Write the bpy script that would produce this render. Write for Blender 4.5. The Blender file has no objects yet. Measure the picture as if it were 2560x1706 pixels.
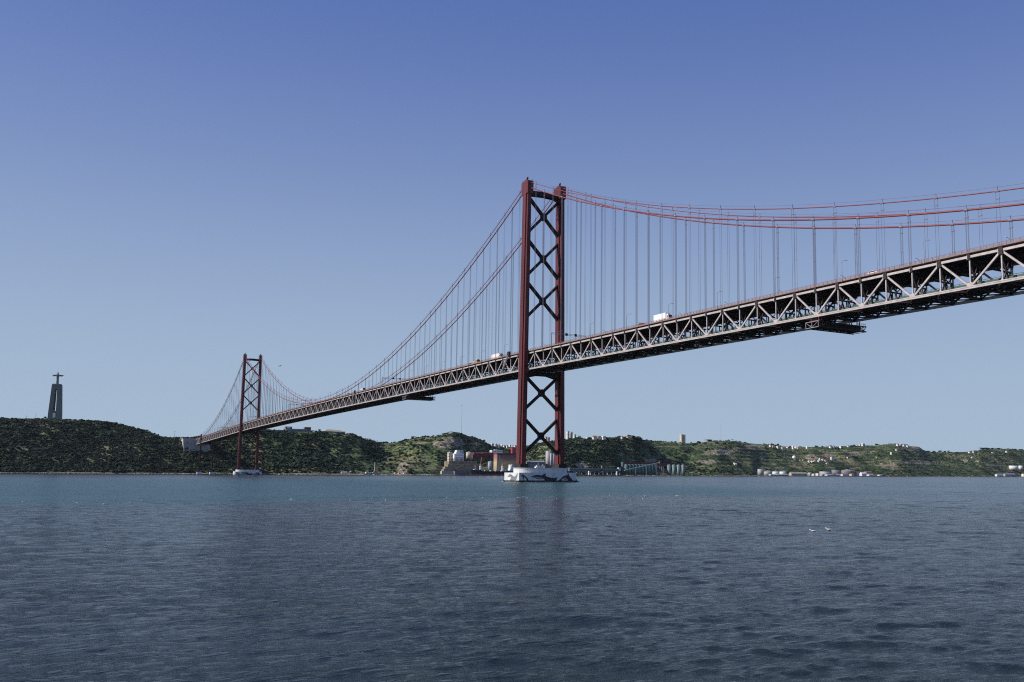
import bpy, bmesh, math, random
import numpy as np
from mathutils import Vector, Matrix, noise
random.seed(7); rng = np.random.default_rng(7)
sc = bpy.context.scene; COL = sc.collection
R = math.radians

# ------------------------------------------------------------------ camera constants
CAM = Vector((-259.36, -507.40, 5.406)); YAW, PIT, ROL = 0.5379233, 0.1076858, 0.0052935
F, PPX, PPY = 2266.87, 221.47, 86.48                      # for a 2560 x 1706 frame
_fw = Vector((math.sin(YAW)*math.cos(PIT), math.cos(YAW)*math.cos(PIT), math.sin(PIT)))
_rt = Vector((math.cos(YAW), -math.sin(YAW), 0)); _up = _rt.cross(_fw)
RT = math.cos(ROL)*_rt + math.sin(ROL)*_up; UP = -math.sin(ROL)*_rt + math.cos(ROL)*_up
def ray(u, v): return _fw + float((u-1280-PPX)/F)*RT - float((v-853-PPY)/F)*UP
def hv(u): return 1182.4 + (u-1100)*0.00529               # row of the horizon
def azd(u):
    d = ray(u, hv(u)); return math.atan2(d.x, d.y)
def W(u, D):
    a = azd(u); return CAM.x + D*math.sin(a), CAM.y + D*math.cos(a)
def up_(u, v): return u-(1501-u)*(hv(u)-v)/20990           # photo column of the foot of the upright that passes (u, v)
def Zv(u, v, D):
    d = ray(u, v); return CAM.z + D*d.z/math.hypot(d.x, d.y)
def mpp(u, D): return D*math.cos(azd(u)-YAW)/F             # metres per photo pixel at distance D

ORD = 'first second third fourth fifth sixth seventh eighth ninth tenth eleventh twelfth thirteenth fourteenth fifteenth sixteenth seventeenth eighteenth nineteenth twentieth'.split()
def nth(i):
    if i < 20: return ORD[i]
    n = i+1; return f"{n}{'th' if 10 < n%100 < 14 else {1:'st',2:'nd',3:'rd'}.get(n%10,'th')}"

# ------------------------------------------------------------------ materials
def mat(name, col, rough=.6, var=.18, scale=.35, metal=0., streak=0., spec=.5, bump=0.):
    m = bpy.data.materials.new(name); m.use_nodes = True; nt = m.node_tree; N = nt.nodes; L = nt.links
    b = N['Principled BSDF']; b.inputs['Roughness'].default_value = rough; b.inputs['Metallic'].default_value = metal
    b.inputs['Specular IOR Level'].default_value = spec
    g = N.new('ShaderNodeNewGeometry'); n = N.new('ShaderNodeTexNoise'); n.inputs['Scale'].default_value = scale; n.inputs['Detail'].default_value = 6
    mp = N.new('ShaderNodeMapping'); L.new(g.outputs['Position'], mp.inputs[0])
    if streak: mp.inputs['Scale'].default_value = (1, 1, streak)
    L.new(mp.outputs[0], n.inputs['Vector'])
    r = N.new('ShaderNodeValToRGB'); r.color_ramp.elements[0].position = .3; r.color_ramp.elements[1].position = .7
    r.color_ramp.elements[0].color = (*[c*(1-var) for c in col], 1); r.color_ramp.elements[1].color = (*[min(1, c*(1+var)) for c in col], 1)
    L.new(n.outputs[0], r.inputs[0]); L.new(r.outputs[0], b.inputs['Base Color'])
    if bump:
        bp = N.new('ShaderNodeBump'); bp.inputs['Strength'].default_value = bump; bp.inputs['Distance'].default_value = .3
        L.new(n.outputs[0], bp.inputs['Height']); L.new(bp.outputs[0], b.inputs['Normal'])
    return m
M = dict(
 red=mat('red_oxide_paint', (.100,.021,.023), .5, .38, .3, streak=.08, spec=.28),
 cable=mat('red_cable_paint', (.19,.034,.037), .5, .15, .6),
 pale=mat('glare_pale_steel', (.42,.365,.355), .55, .22, .45),  # red steel made pale, sun glare put into the colour
 dark=mat('shade_dark_steel', (.032,.023,.022), .7, .3, .5, spec=.25),  # tone darkened to hold the shade in and under the deck
 red_shade=mat('shade_dark_red_steel', (.020,.010,.010), .65, .3, .4, spec=.25),  # darker copy of the tower red, shade put into the colour
 rope=mat('grey_wire_rope', (.16,.15,.20), .6, .1, .5),
 rail=mat('rust_red_railing', (.26,.085,.075), .6, .2, 1.),
 walk=mat('brown_walkway_fascia', (.24,.17,.15), .8, .2, .8),
 road=mat('asphalt', (.05,.05,.052), .9, .2, .6),
 green_par=mat('green_steel_parapet', (.045,.085,.07), .6, .2, .4),
 conc=mat('white_painted_concrete', (.62,.63,.62), .8, .16, .35, streak=.12),
 concg=mat('grey_concrete', (.40,.40,.38), .9, .18, .12, streak=.25),
 stat=mat('weathered_concrete', (.125,.145,.138), .9, .2, .10, streak=.2),
 tar=mat('black_fender_timber', (.018,.017,.016), .8, .4, .8),
 ink=mat('black_mural_paint', (.022,.022,.026), .7, .1, 1.),
 grey_ink=mat('grey_mural_paint', (.17,.18,.19), .7, .1, 1.),
 white=mat('white_paint', (.78,.78,.76), .5, .06, .4),
 white2=mat('whitewash', (.68,.66,.62), .8, .12, .3),
 cream=mat('cream_render', (.55,.48,.36), .85, .15, .25),
 beige=mat('beige_concrete', (.46,.39,.28), .85, .2, .15, streak=.3),
 tile=mat('clay_tile', (.34,.14,.09), .85, .25, .5),
 slate=mat('grey_sheet_roof', (.33,.34,.35), .6, .15, .3),
 glass=mat('dark_window_glass', (.03,.04,.05), .15, .1, .5),
 redb=mat('red_sheet_metal', (.10,.014,.024), .65, .2, .2),
 green=mat('green_silo_steel', (.085,.16,.145), .6, .15, .15, streak=.2),
 greenl=mat('pale_green_silo_paint', (.15,.22,.20), .6, .12, .2, streak=.2),
 redbright=mat('bright_red_sheet', (.42,.035,.06), .55, .15, .2),
 dkred=mat('dark_red_gallery', (.12,.03,.035), .7, .2, .3),
 navy=mat('navy_hull_paint', (.018,.024,.042), .4, .25, .2),
 boot=mat('red_antifouling', (.42,.10,.06), .7, .3, .3),
 yellow=mat('yellow_crane_paint', (.50,.30,.09), .6, .2, .6),
 tank=mat('grey_tank_steel', (.33,.34,.35), .65, .16, .15),
 tankd=mat('dark_tank_steel', (.17,.17,.18), .7, .15, .15),
 stone=mat('stone_wall', (.22,.185,.13), .95, .4, .18, bump=.5),
 stonel=mat('pale_stone_coping', (.40,.37,.29), .95, .2, .3),
 trunk=mat('tree_bark', (.07,.05,.035), .9, .3, 1.),
 tyre=mat('rubber', (.02,.02,.02), .9, .2, 2.),
 carw=mat('white_car_paint', (.74,.74,.74), .3, .04, 1.),
 card=mat('dark_car_paint', (.03,.03,.035), .3, .1, 1.),
 carr=mat('red_car_paint', (.20,.03,.03), .3, .1, 1.),
 cary=mat('yellow_lorry_paint', (.50,.44,.20), .5, .15, 1.),
 galv=mat('galvanised_steel', (.26,.26,.28), .5, .1, 1.),
 feather=mat('white_feathers', (.75,.75,.74), .8, .08, 6.),
 foam=mat('sea_foam', (.72,.74,.74), .9, .1, 1.),
 rock=mat('shore_rock', (.34,.31,.25), .95, .35, .3, bump=.4))

# ------------------------------------------------------------------ mesh builder
class MB:
    def __init__(s): s.v = []; s.f = []
    def add(s, vs, fs):
        o = len(s.v); s.v += [tuple(p) for p in vs]; s.f += [tuple(o+i for i in f) for f in fs]; return s
    def box(s, x0, x1, y0, y1, z0, z1):
        return s.add([(x,y,z) for z in (z0,z1) for y in (y0,y1) for x in (x0,x1)],
                     [(0,2,3,1),(4,5,7,6),(0,1,5,4),(2,6,7,3),(0,4,6,2),(1,3,7,5)])
    def bar(s, p, q, w, h=None, up=(0,0,1)):
        p, q = Vector(p), Vector(q); h = h or w; d = (q-p).normalized(); u = Vector(up)
        if abs(d.dot(u)) > .95: u = Vector((0,1,0)) if abs(d.y) < .9 else Vector((1,0,0))
        a = d.cross(u).normalized()*w/2; b = a.cross(d).normalized()*h/2
        vs = [e+i*a+j*b for e in (p,q) for j in (-1,1) for i in (-1,1)]
        return s.add(vs, [(0,2,3,1),(4,5,7,6),(0,1,5,4),(2,6,7,3),(0,4,6,2),(1,3,7,5)])
    def tube(s, pts, r, n=6):
        pts = [Vector(p) for p in pts]; rs = r if isinstance(r, (list,tuple)) else [r]*len(pts); vs = []; fs = []
        for i, p in enumerate(pts):
            d = (pts[min(i+1,len(pts)-1)]-pts[max(i-1,0)]).normalized()
            u = Vector((0,0,1)) if abs(d.z) < .9 else Vector((1,0,0))
            a = d.cross(u).normalized(); b = a.cross(d)
            vs += [p+rs[i]*(math.cos(t)*a+math.sin(t)*b) for t in [2*math.pi*k/n for k in range(n)]]
        for i in range(len(pts)-1):
            for k in range(n):
                j = (k+1) % n; fs.append((i*n+k, i*n+j, (i+1)*n+j, (i+1)*n+k))
        fs += [tuple(range(n))[::-1], tuple(range((len(pts)-1)*n, len(pts)*n))]
        return s.add(vs, fs)
    def lathe(s, cx, cy, prof, n=24):                       # prof: (r, z) bottom to top
        vs = []; fs = []
        for r, z in prof: vs += [(cx+r*math.cos(2*math.pi*k/n), cy+r*math.sin(2*math.pi*k/n), z) for k in range(n)]
        for i in range(len(prof)-1):
            for k in range(n):
                j = (k+1) % n; fs.append((i*n+k, i*n+j, (i+1)*n+j, (i+1)*n+k))
        fs += [tuple(range(n))[::-1], tuple(range((len(prof)-1)*n, len(prof)*n))]
        return s.add(vs, fs)
    def loft(s, rings):
        n = len(rings[0]); vs = [p for r in rings for p in r]; fs = []
        for i in range(len(rings)-1):
            for k in range(n):
                j = (k+1) % n; fs.append((i*n+k, i*n+j, (i+1)*n+j, (i+1)*n+k))
        fs += [tuple(range(n))[::-1], tuple(range((len(rings)-1)*n, len(rings)*n))]
        return s.add(vs, fs)
    def prism(s, poly, axis, a, b):                         # poly extruded along axis x or y from a to b
        put = (lambda p, t: (t, p[0], p[1])) if axis == 'x' else (lambda p, t: (p[0], t, p[1]))
        return s.loft([[put(p, a) for p in poly], [put(p, b) for p in poly]])
    def blob(s, c, rx, rz, jit=.25, sub=1):
        bm = bmesh.new(); bmesh.ops.create_icosphere(bm, subdivisions=sub, radius=1)
        vs = [(c[0]+v.co.x*rx*(1+random.uniform(-jit,jit)), c[1]+v.co.y*rx*(1+random.uniform(-jit,jit)), c[2]+v.co.z*rz*(1+random.uniform(-jit,jit))) for v in bm.verts]
        s.add(vs, [tuple(v.index for v in f.verts) for f in bm.faces]); bm.free(); return s
    def build(s, name, m, parent=None, smooth=False, loc=None, rz=0):
        me = bpy.data.meshes.new(name); me.from_pydata(s.v, [], s.f)
        bm = bmesh.new(); bm.from_mesh(me); bmesh.ops.recalc_face_normals(bm, faces=bm.faces); bm.to_mesh(me); bm.free()
        me.materials.append(m)
        if smooth: me.polygons.foreach_set('use_smooth', [True]*len(me.polygons))
        o = bpy.data.objects.new(name, me); COL.objects.link(o)
        if parent: o.parent = parent
        if loc: o.location = loc
        o.rotation_euler.z = rz
        return o
def tag(o, label=None, cat=None, group=None, kind=None):
    for k, v in (('label',label),('category',cat),('group',group),('kind',kind)):
        if v: o[k] = v
    return o
def thing(name, label, cat, loc, rz=0, group=None):
    o = bpy.data.objects.new(name, None); COL.objects.link(o); o.location = loc; o.rotation_euler.z = rz
    return tag(o, label, cat, group)
def copy_tree(o, parent=None):
    c = o.copy(); COL.objects.link(c); c.parent = parent
    for ch in o.children: copy_tree(ch, c)
    return c

# ------------------------------------------------------------------ the bridge
P, S = 23.02, 1012.88
def zb(y):                                                  # bottom chord height along the bridge
    if y < 0: return 69.9 + .0136*y
    if y <= S: return 69.9 + 2.0*(1-((y-S/2)/(S/2))**2)
    return 69.9 - .0142*(y-S)
def cab(y, upper):
    if 0 <= y <= S:
        q = ((y-S/2)/(S/2))**2; return 86.7+104.3*q if upper else 83.2+104.3*q
    t = -y if y < 0 else y-S
    return 190.9-.4245*t+4.02e-4*t*t if upper else 187.4-.4317*t+4.10e-4*t*t
bridge = thing('suspension_bridge', 'long red steel suspension bridge with two towers crossing the wide river', 'bridge', (0,0,0))

def tower(y0, lab):
    b = MB(); bl = MB()
    b.prism([(-11,181.6),(0,182.2),(11,181.6),(11,184.6),(0,185.2),(-11,184.6)], 'y', y0-1.9, y0+1.9)          # portal strut
    bl.prism([(-11.6,64.4),(-9.2,64.9),(-4,66.3),(4,66.3),(9.2,64.9),(11.6,64.4),(11.6,68.7),(-11.6,68.7)], 'y', y0-2.2, y0+2.2)
    t = b.build('tower', M['red_shade'], bridge); t['label'] = lab; bl.build('lower_strut', M['red_shade'], t)
    for sx in (-1, 1):
        g = MB()
        def sec(z):
            k = (190.5-z)/181.; c = 11.85+1.65*k; h = 1.15+.30*k; p = .70; ym, ye = 2.0, 3.9
            pts = [(-h,-ye),(h,-ye),(h,-ym),(h+p,-ym),(h+p,ym),(h,ym),(h,ye),(-h,ye),(-h,ym),(-h-p,ym),(-h-p,-ym),(-h,-ym)]
            return [(sx*c+x, y0+y, z) for x, y in pts]
        g.loft([sec(z) for z in (8.7, 60, 120, 182)])
        for z in np.arange(20, 180, 12.8):                  # splice bands between the plated lengths
            q = sec(z); c = sum(p[0] for p in q)/12
            g.loft([[(c+(x-c)*1.02, y0+(y-y0)*1.012, zz) for x, y, _ in q] for zz in (z-.18, z+.18)])
        lg = g.build('leg', M['red'], t)
        MB().box(sx*13.5-2.6, sx*13.5+2.6, y0-4.6, y0+4.6, 8.5, 11.2).build('leg_base', M['dark'], lg)
        h = MB(); c = sx*11.75
        h.prism([(y0-4.4,182.0),(y0+4.4,182.0),(y0+4.7,184),(y0+4.7,189.6),(y0+3.9,190.5),(y0-3.9,190.5),(y0-4.7,189.6),(y0-4.7,184)], 'x', c-2.0, c+2.0)
        h.box(c-1.3, c+1.3, y0-1.6, y0+1.6, 190.5, 191.3)
        for dx, dy in ((-.9,-.9),(.6,.8),(0,0)): h.box(c+dx-.2, c+dx+.2, y0+dy-.2, y0+dy+.2, 191.2, 193.6+dx)
        h.box(c-.45, c+.45, y0-.45, y0+.45, 192.6, 193.3)
        for k in range(-4, 5): h.box(c-1.9, c-1.8, y0+k-.04, y0+k+.04, 190.4, 191.6); h.box(c+1.8, c+1.9, y0+k-.04, y0+k+.04, 190.4, 191.6)
        h.build('saddle_housing', M['red'], t)
    def inner(z): k = (190.5-z)/181.; return 11.85+1.65*k - 1.15 - .3*k
    for zt, zm, zl in ((180.6,169.1,157.6),(152.9,141.6,129.8),(125.6,114.2,102.8),(66.0,55.6,44.8),(39.4,28.6,17.2)):
        x = MB()
        for s in (-1, 1):
            x.bar((s*inner(zt), y0, zt), (-s*inner(zl), y0, zl), 1.5, 2.2, up=(0,1,0))
        x.prism([(-1.9,zm-.6),(-.6,zm-2.3),(.6,zm-2.3),(1.9,zm-.6),(1.9,zm+.6),(.6,zm+2.3),(-.6,zm+2.3),(-1.9,zm+.6)], 'y', y0-1.25, y0+1.25)
        for s in (-1, 1):                                   # gussets on the legs
            for z, k in ((zt,-1),(zl,1)):
                i = s*inner(z); x.prism([(i+s*.3,z-1.6*1),(i+s*.3,z+1.6),(i-s*1.5,z+1.7*k*1.0+.1),(i-s*1.7,z+.6*k)], 'y', y0-1.22, y0+1.22)
        x.build('cross_brace', M['red_shade'], t)
    # ---- pier
    p = MB().box(-19.7, 19.7, y0-10.5, y0+10.5, -3, 5.75).build('pier', M['conc'], bridge); p['label'] = 'white concrete pier painted with black dolphins'
    def stad(z, r=8.4, hx=17.6):
        out = []
        for k in range(40):
            a = 2*math.pi*k/40; ca, sa = math.cos(a), math.sin(a)
            out.append(((hx-r)*(1 if ca > 0 else -1)+r*ca if abs(ca) > 1e-6 else 0, y0+r*sa, z))
        return out
    MB().loft([stad(5.6), stad(8.3), stad(8.3, 8.7, 17.9), stad(8.7, 8.7, 17.9)]).build('upper_block', M['conc'], p)
    f = MB(); f.box(-20.3, 20.3, y0-11.1, y0+11.1, -2.5, 1.05); f.box(20.3, 23.2, y0-8.5, y0+8.5, -2, .55); f.box(21.2, 21.6, y0-8, y0-7.6, .5, 1.8)
    f.build('fender', M['tar'], p)
    def X(px): return -19.7+(px-485)/1535*39.4
    def Z(py): return 5.75-(py-680)/180*4.65
    d1 = [(505,695),(545,728),(600,733),(660,766),(712,816),(742,862),(690,862),(655,810),(622,778),(618,800),(606,862),(592,815),(560,760),(535,735)]
    d2 = [(780,775),(835,768),(870,742),(930,730),(1010,735),(1085,745),(1130,715),(1185,685),(1175,720),(1192,762),(1250,780),(1330,795),(1440,800),(1508,783),(1492,830),(1465,862),(1160,862),(1148,832),(1120,806),(1000,778),(890,778),(845,790)]
    d3 = [(1530,862),(1600,820),(1640,780),(1700,745),(1770,735),(1822,690),(1816,740),(1870,790),(1902,830),(1925,862),(1795,862),(1776,826),(1735,790),(1700,786),(1650,815),(1612,862)]
    g2 = [(850,792),(890,781),(1000,781),(1118,809),(1144,832),(1030,832),(960,830)]
    g3 = [(1655,818),(1702,789),(1733,793),(1772,828),(1780,845),(1700,850)]
    for d, gb in ((d1, None), (d2, g2), (d3, g3)):
        o = MB().prism([(X(a), Z(c)) for a, c in d], 'y', y0-10.53, y0-10.49).build('dolphin_mural', M['ink'], p)
        if gb: MB().prism([(X(a), Z(c)) for a, c in gb], 'y', y0-10.525, y0-10.48).build('dolphin_mural', M['grey_ink'], p)
    fl = MB()
    def Y(px): return y0+10.5-(px-135)/345*21
    e = [(215,790),(240,745),(265,715),(310,735),(350,770),(385,780),(420,735),(450,690),(442,760),(415,860),(280,875),(275,840),(300,820),(290,790),(270,778),(245,795)]
    fl.prism([(Y(a), Z(c-5)) for a, c in e], 'x', -19.74, -19.69)
    fl.build('animal_mural', M['grey_ink'], p)
    return t
tower(0, 'tall nearer red tower'); tower(S, 'smaller looking far red tower')

J = P/2; J0, J1 = -50, 136
ys = [j*J for j in range(J0, J1+1)]
def run(b, x, dz, w, h, y0=J0, y1=J1, step=2):              # a member that follows the deck profile
    for j in range(y0, y1, step):
        a, c = j*J, min(j+step, y1)*J; b.bar((x, a, zb(a)+dz), (x, c, zb(c)+dz), w, h)
for sx in (-1, 1):
    near = sx < 0; mm = M['pale']
    top = MB(); run(top, sx*10.6, 9.95, .85, .80); t = top.build('stiffening_truss', mm, bridge)
    t['label'] = 'sunlit near side lattice truss' if near else 'shaded far side lattice truss'
    bot = MB(); run(bot, sx*10.6, 0, .85, .95); run(bot, sx*(10.6+.46), .14, .10, .10); bot.build('bottom_chord', mm, t)
    web = MB()
    for j in range(J0, J1):
        y = j*J; z = zb(y)
        web.bar((sx*10.6, y, z+.3), (sx*10.6, y, z+9.7), .42, .42)
        if j % 2 == 0:
            for k in (-1, 1): web.bar((sx*10.6, y+k*.2, z+.3), (sx*10.6, y+k*J, zb(y+k*J)+9.8), .50, .62)
            web.prism([(y-1.3,z+.2),(y+1.3,z+.2),(y+.9,z+1.5),(y-.9,z+1.5)], 'x', sx*10.6-.38, sx*10.6+.38)
        else:
            web.prism([(y-.5,z+.3),(y+.5,z+.3),(y+.3,z+.9),(y-.3,z+.9)], 'x', sx*10.6-.3, sx*10.6+.3)
    web.build('web_member', mm, t)
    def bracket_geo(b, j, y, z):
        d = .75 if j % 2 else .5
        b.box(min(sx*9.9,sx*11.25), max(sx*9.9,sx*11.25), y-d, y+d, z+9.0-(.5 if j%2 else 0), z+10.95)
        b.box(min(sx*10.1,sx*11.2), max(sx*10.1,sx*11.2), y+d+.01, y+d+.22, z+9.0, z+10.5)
    protos = []
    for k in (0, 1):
        g = MB(); bracket_geo(g, k, 0, 0); o = g.build('bracket', M['dark'], t); o.data.materials.append(mm)  # dark tone stands in for the shadow on the bracket
        for i, pg in enumerate(o.data.polygons): pg.material_index = 1 if i >= 6 else 0  # pale lip has the sunlit south edge in its colour
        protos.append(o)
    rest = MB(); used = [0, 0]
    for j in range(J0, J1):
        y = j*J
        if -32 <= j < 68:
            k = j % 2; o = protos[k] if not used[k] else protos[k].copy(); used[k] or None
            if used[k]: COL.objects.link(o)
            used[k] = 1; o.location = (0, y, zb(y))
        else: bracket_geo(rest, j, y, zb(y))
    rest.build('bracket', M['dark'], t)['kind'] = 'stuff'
deck = MB()
for j in range(J0, J1, 2):
    a, c = j*J, (j+2)*J
    deck.loft([[(x, y, zb(y)+dz) for x, dz in ((-10.5,10.95),(10.5,10.95),(10.5,11.35),(-10.5,11.35))] for y in (a, c)])
dk = deck.build('road_deck', M['road'], bridge)
str_ = MB()
for x in (-8.4,-6,-3.6,-1.2,1.2,3.6,6,8.4): run(str_, x, 10.4, .3, 1.1)
for x in (-10.25,10.25): run(str_, x, 10.55, .25, .85)  # dark edge strips added to blacken the shaded gap below the walkway
for j in range(J0, J1):                                     # floor-beam lattices and sway bracing
    y = j*J; z = zb(y)
    str_.bar((-10,y,z+9.4),(10,y,z+9.4),.5,.7); str_.bar((-10,y,z+7.3),(10,y,z+7.3),.5,.5)
    for k in range(10):
        x0, x1 = -10+k*2, -8+k*2; za, zc = (7.5,9.1) if k % 2 else (9.1,7.5); str_.bar((x0,y,z+za),(x1,y,z+zc),.3,.3)
    for s in (-1,1):
        str_.bar((s*10,y,z+7.4),(s*7.4,y,z+.4),.45,.4); str_.bar((s*10,y,z+.4),(s*7.0,y,z+7.2),.35,.3)
        str_.bar((s*5.6,y,z+7.3),(s*5.6,y,z+.5),.35,.35)
    str_.bar((-10,y,z),(10,y,z),.5,.9)
    for s in (-1,1):                                        # bottom laterals
        yn = y+J; str_.bar((s*10,y,z),(0,yn,zb(yn)),.42,.42); str_.bar((s*10,yn,zb(yn)),(0,y,z),.42,.42)
str_.build('floor_beam', M['dark'], dk)
for sx in (-1, 1):
    w = MB(); run(w, sx*10.98, 11.22, .9, .26); run(w, sx*11.36, 11.42, .12, .55)
    wk = w.build('walkway', M['walk'], dk)
    r = MB(); run(r, sx*11.42, 12.35, .12, .10); run(r, sx*11.42, 11.98, .07, .07)
    for k in range(int(ys[0]/2.302), int(ys[-1]/2.302)):
        y = k*2.302; z = zb(y); r.box(sx*11.42-.07, sx*11.42+.07, y-.07, y+.07, z+11.0, z+12.4)
    r.build('railing', M['rail'], dk)
lw = MB()
for j in range(J0, J1, 2):
    a, c = j*J, (j+2)*J
    for x0, x1 in ((-5.2,-.5),(.5,5.2)): lw.loft([[(x, y, zb(y)+dz) for x, dz in ((x0,.6),(x1,.6),(x1,1.1),(x0,1.1))] for y in (a, c)])
lo = lw.build('railway_deck', M['dark'], bridge)
pr = MB()
for s in (-1,1):
    run(pr, s*6.0, 2.0, .12, .7); run(pr, s*6.0, 2.75, .12, .12); run(pr, s*5.9, .85, 1.0, .15)
    for k in range(int(ys[0]/3.8), int(ys[-1]/3.8)):
        y = k*3.837; pr.box(s*6-.08, s*6+.08, y-.08, y+.08, zb(y)+.8, zb(y)+2.8)
pr.build('parapet', M['green_par'], lo)
for sx in (-1, 1):
    for up in (0, 1):
        x = sx*11.45; c = MB(); r = .20 if up else .34
        pts = [(x, y, cab(y, up)) for y in np.linspace(-560 if up else -520, -4, 60)]; c.tube(pts, r, 10)
        c.tube([(x, y, cab(y, up)) for y in np.linspace(0, S, 130)], r, 10)
        c.tube([(x, y, cab(y, up)) for y in np.linspace(S+4, S+(553 if up else 470), 60)], r, 10)
        for a, e in ((-480,-6),(6,S-6),(S+6,S+440)):        # hand rope
            c.tube([(x, y, cab(y, up)+1.35) for y in np.linspace(a, e, 50)], .035, 4)
        cb = c.build('main_cable', M['cable'], bridge, smooth=True)
        cb['label'] = ('thin upper' if up else 'thick lower') + (' red cable on near side' if sx < 0 else ' red cable on far side')
        hs = [P*(k+(.5 if up else 0)) for k in range(-18, 64)]
        for y in hs:
            if abs(y) < 6 or abs(y-S) < 6 or y > S+440: continue
            zc = cab(y, up); zt = zb(y)+10.9
            h = MB(); h.tube([(x, y-.7, zc-.7*(cab(y+.5,up)-cab(y-.5,up))), (x, y+.7, zc+.7*(cab(y+.5,up)-cab(y-.5,up)))], r+.12, 8)
            h.box(x-.12, x+.12, y-.06, y+.06, zc+.2, zc+1.7)
            if zc-zt > 2.2:
                for dy in ((-.62,.62) if up else (-.42,.42)):
                    h.tube([(x, y+dy, zc-.2), (x, y+dy, zt)], .062, 5)
                    if not up: h.tube([(x+.3, y+dy, zc-.2), (x+.3, y+dy, zt)], .055, 5)
                h.box(x-.15, x+.15, y-.75, y+.75, zc-2.6, zc-2.35)
            h.build('hanger', M['rope'], cb)
ye = 1480.
ef = MB()
for sx in (-1,1):
    ef.box(sx*11.7-1.2, sx*11.7+1.2, ye-1.5, ye+1.5, 4, zb(ye)+17); ef.bar((sx*11.7, ye, zb(ye)+16.6), (sx*11.7, ye-52, zb(ye-52)+12), .5, .6)
ef.box(-10.5, 10.5, ye-.9, ye+.9, 40, 42); ef.box(-10.5, 10.5, ye-.9, ye+.9, 60, 61.6)
e_ = ef.build('end_frame', M['red_shade'], bridge)
for sx in (-1,1): MB().box(sx*11.7-4.5, sx*11.7+4.5, ye-4, ye+4, -2, 4.6).build('footing', M['conc'], e_)
ab = MB(); ab.loft([[(x, y, z) for x, y in pp] for z, pp in ((30, [(-32,1568),(24,1568),(24,1640),(-30,1640)]), (73.6, [(-35.5,1567),(14,1567),(14,1640),(-34,1640)]))])
ab.box(-36, -11.9, 1566.6, 1640, 73.6, 74.5)
a_ = ab.build('anchor_block', M['concg'], bridge); MB().box(-27, -25, 1566.4, 1567.5, 63.5, 65.5).build('window', M['glass'], a_)

# inspection travellers hung below the deck
def traveller(y0, y1, label):
    z1 = zb(y0)-1.0; o = thing('inspection_gantry', label, 'gantry', (0, (y0+y1)/2, z1-3.6)); w = (y1-y0)/2
    b = MB()
    for z in (0, 2.0):
        for y in (-w, w): b.bar((-12.2,y,z),(13.2,y,z),.34,.42)
        for x in (-12.2,-7,-1,5,9,13.2): b.bar((x,-w,z),(x,w,z),.18,.2)
    for y in (-w, w):
        for k in range(14):
            x = -12.2+k*1.814; b.bar((x,y,0),(x,y,2),.24,.24); b.bar((x,y,0 if k%2 else 2),(x+1.814,y,2 if k%2 else 0),.22,.22)
    b.box(-11.4, 12.8, -w+.1, w-.1, .25, .42); b.box(-9, 12.0, -w*.5, w*.5, .5, 2.6)
    fr = b.build('frame', M['dark'], o)
    e = MB()
    for y in (-w, 0, w): e.bar((-12.6,y,-.1),(-12.6,y,2.2),.16,.16)
    for z in (-.1, 2.2): e.bar((-12.6,-w,z),(-12.6,w,z),.2,.2)
    e.bar((-12.6,-w,2.2),(-12.6,0,-.1),.12,.12); e.bar((-12.6,w,2.2),(-12.6,0,-.1),.12,.12)
    e.build('end_cage', M['galv'], o)
    h = MB()
    for x in (-10.9,-9.6,9.6,10.9):
        for y in (-w*.6, w*.6): h.bar((x,y,2),(x,y,3.6+.5),.3,.3)
    h.box(-11.3,-9.2,-w*.8,w*.8,2.1,2.9); h.build('hanger_bogie', M['redb'], o)
    g = MB()
    for x in np.linspace(8.8,13,5): g.bar((x,-w,2),(x,-w,3.1),.07,.07); g.bar((x,w,2),(x,w,3.1),.07,.07)
    for y in (-w, w): g.bar((8.8,y,3.1),(13,y,3.1),.08,.08)
    g.bar((13,-w,3.1),(13,w,3.1),.08,.08); g.build('guard_rail', M['dark'], o)
traveller(-256, -249.2, 'dark lattice gantry with red bogies hanging under the right part of the deck')
traveller(222.5, 231.5, 'dark lattice gantry under the deck left of the nearer red tower')
for y0, lab in ((25.5,'slanted grey access ladder against the truss just left of the nearer tower'),(381,'slanted grey access ladder against the truss midway between both towers')):
    o = thing('access_ladder', lab, 'ladder', (-11.6, y0, zb(y0)))
    b = MB(); b.bar((0,9,1),(0,-1.5,11.6),.35,.5); b.bar((-.7,9,1),(-.7,-1.5,11.6),.35,.5)
    for k in range(14): t = k/13; b.bar((0,9-10.5*t,1+10.6*t),(-.7,9-10.5*t,1+10.6*t),.1,.1)
    b.build('rail', M['galv'], o); MB().box(-.9,.4,-3.2,-.4,11.2,13.6).build('cage', M['dark'], o)

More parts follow.
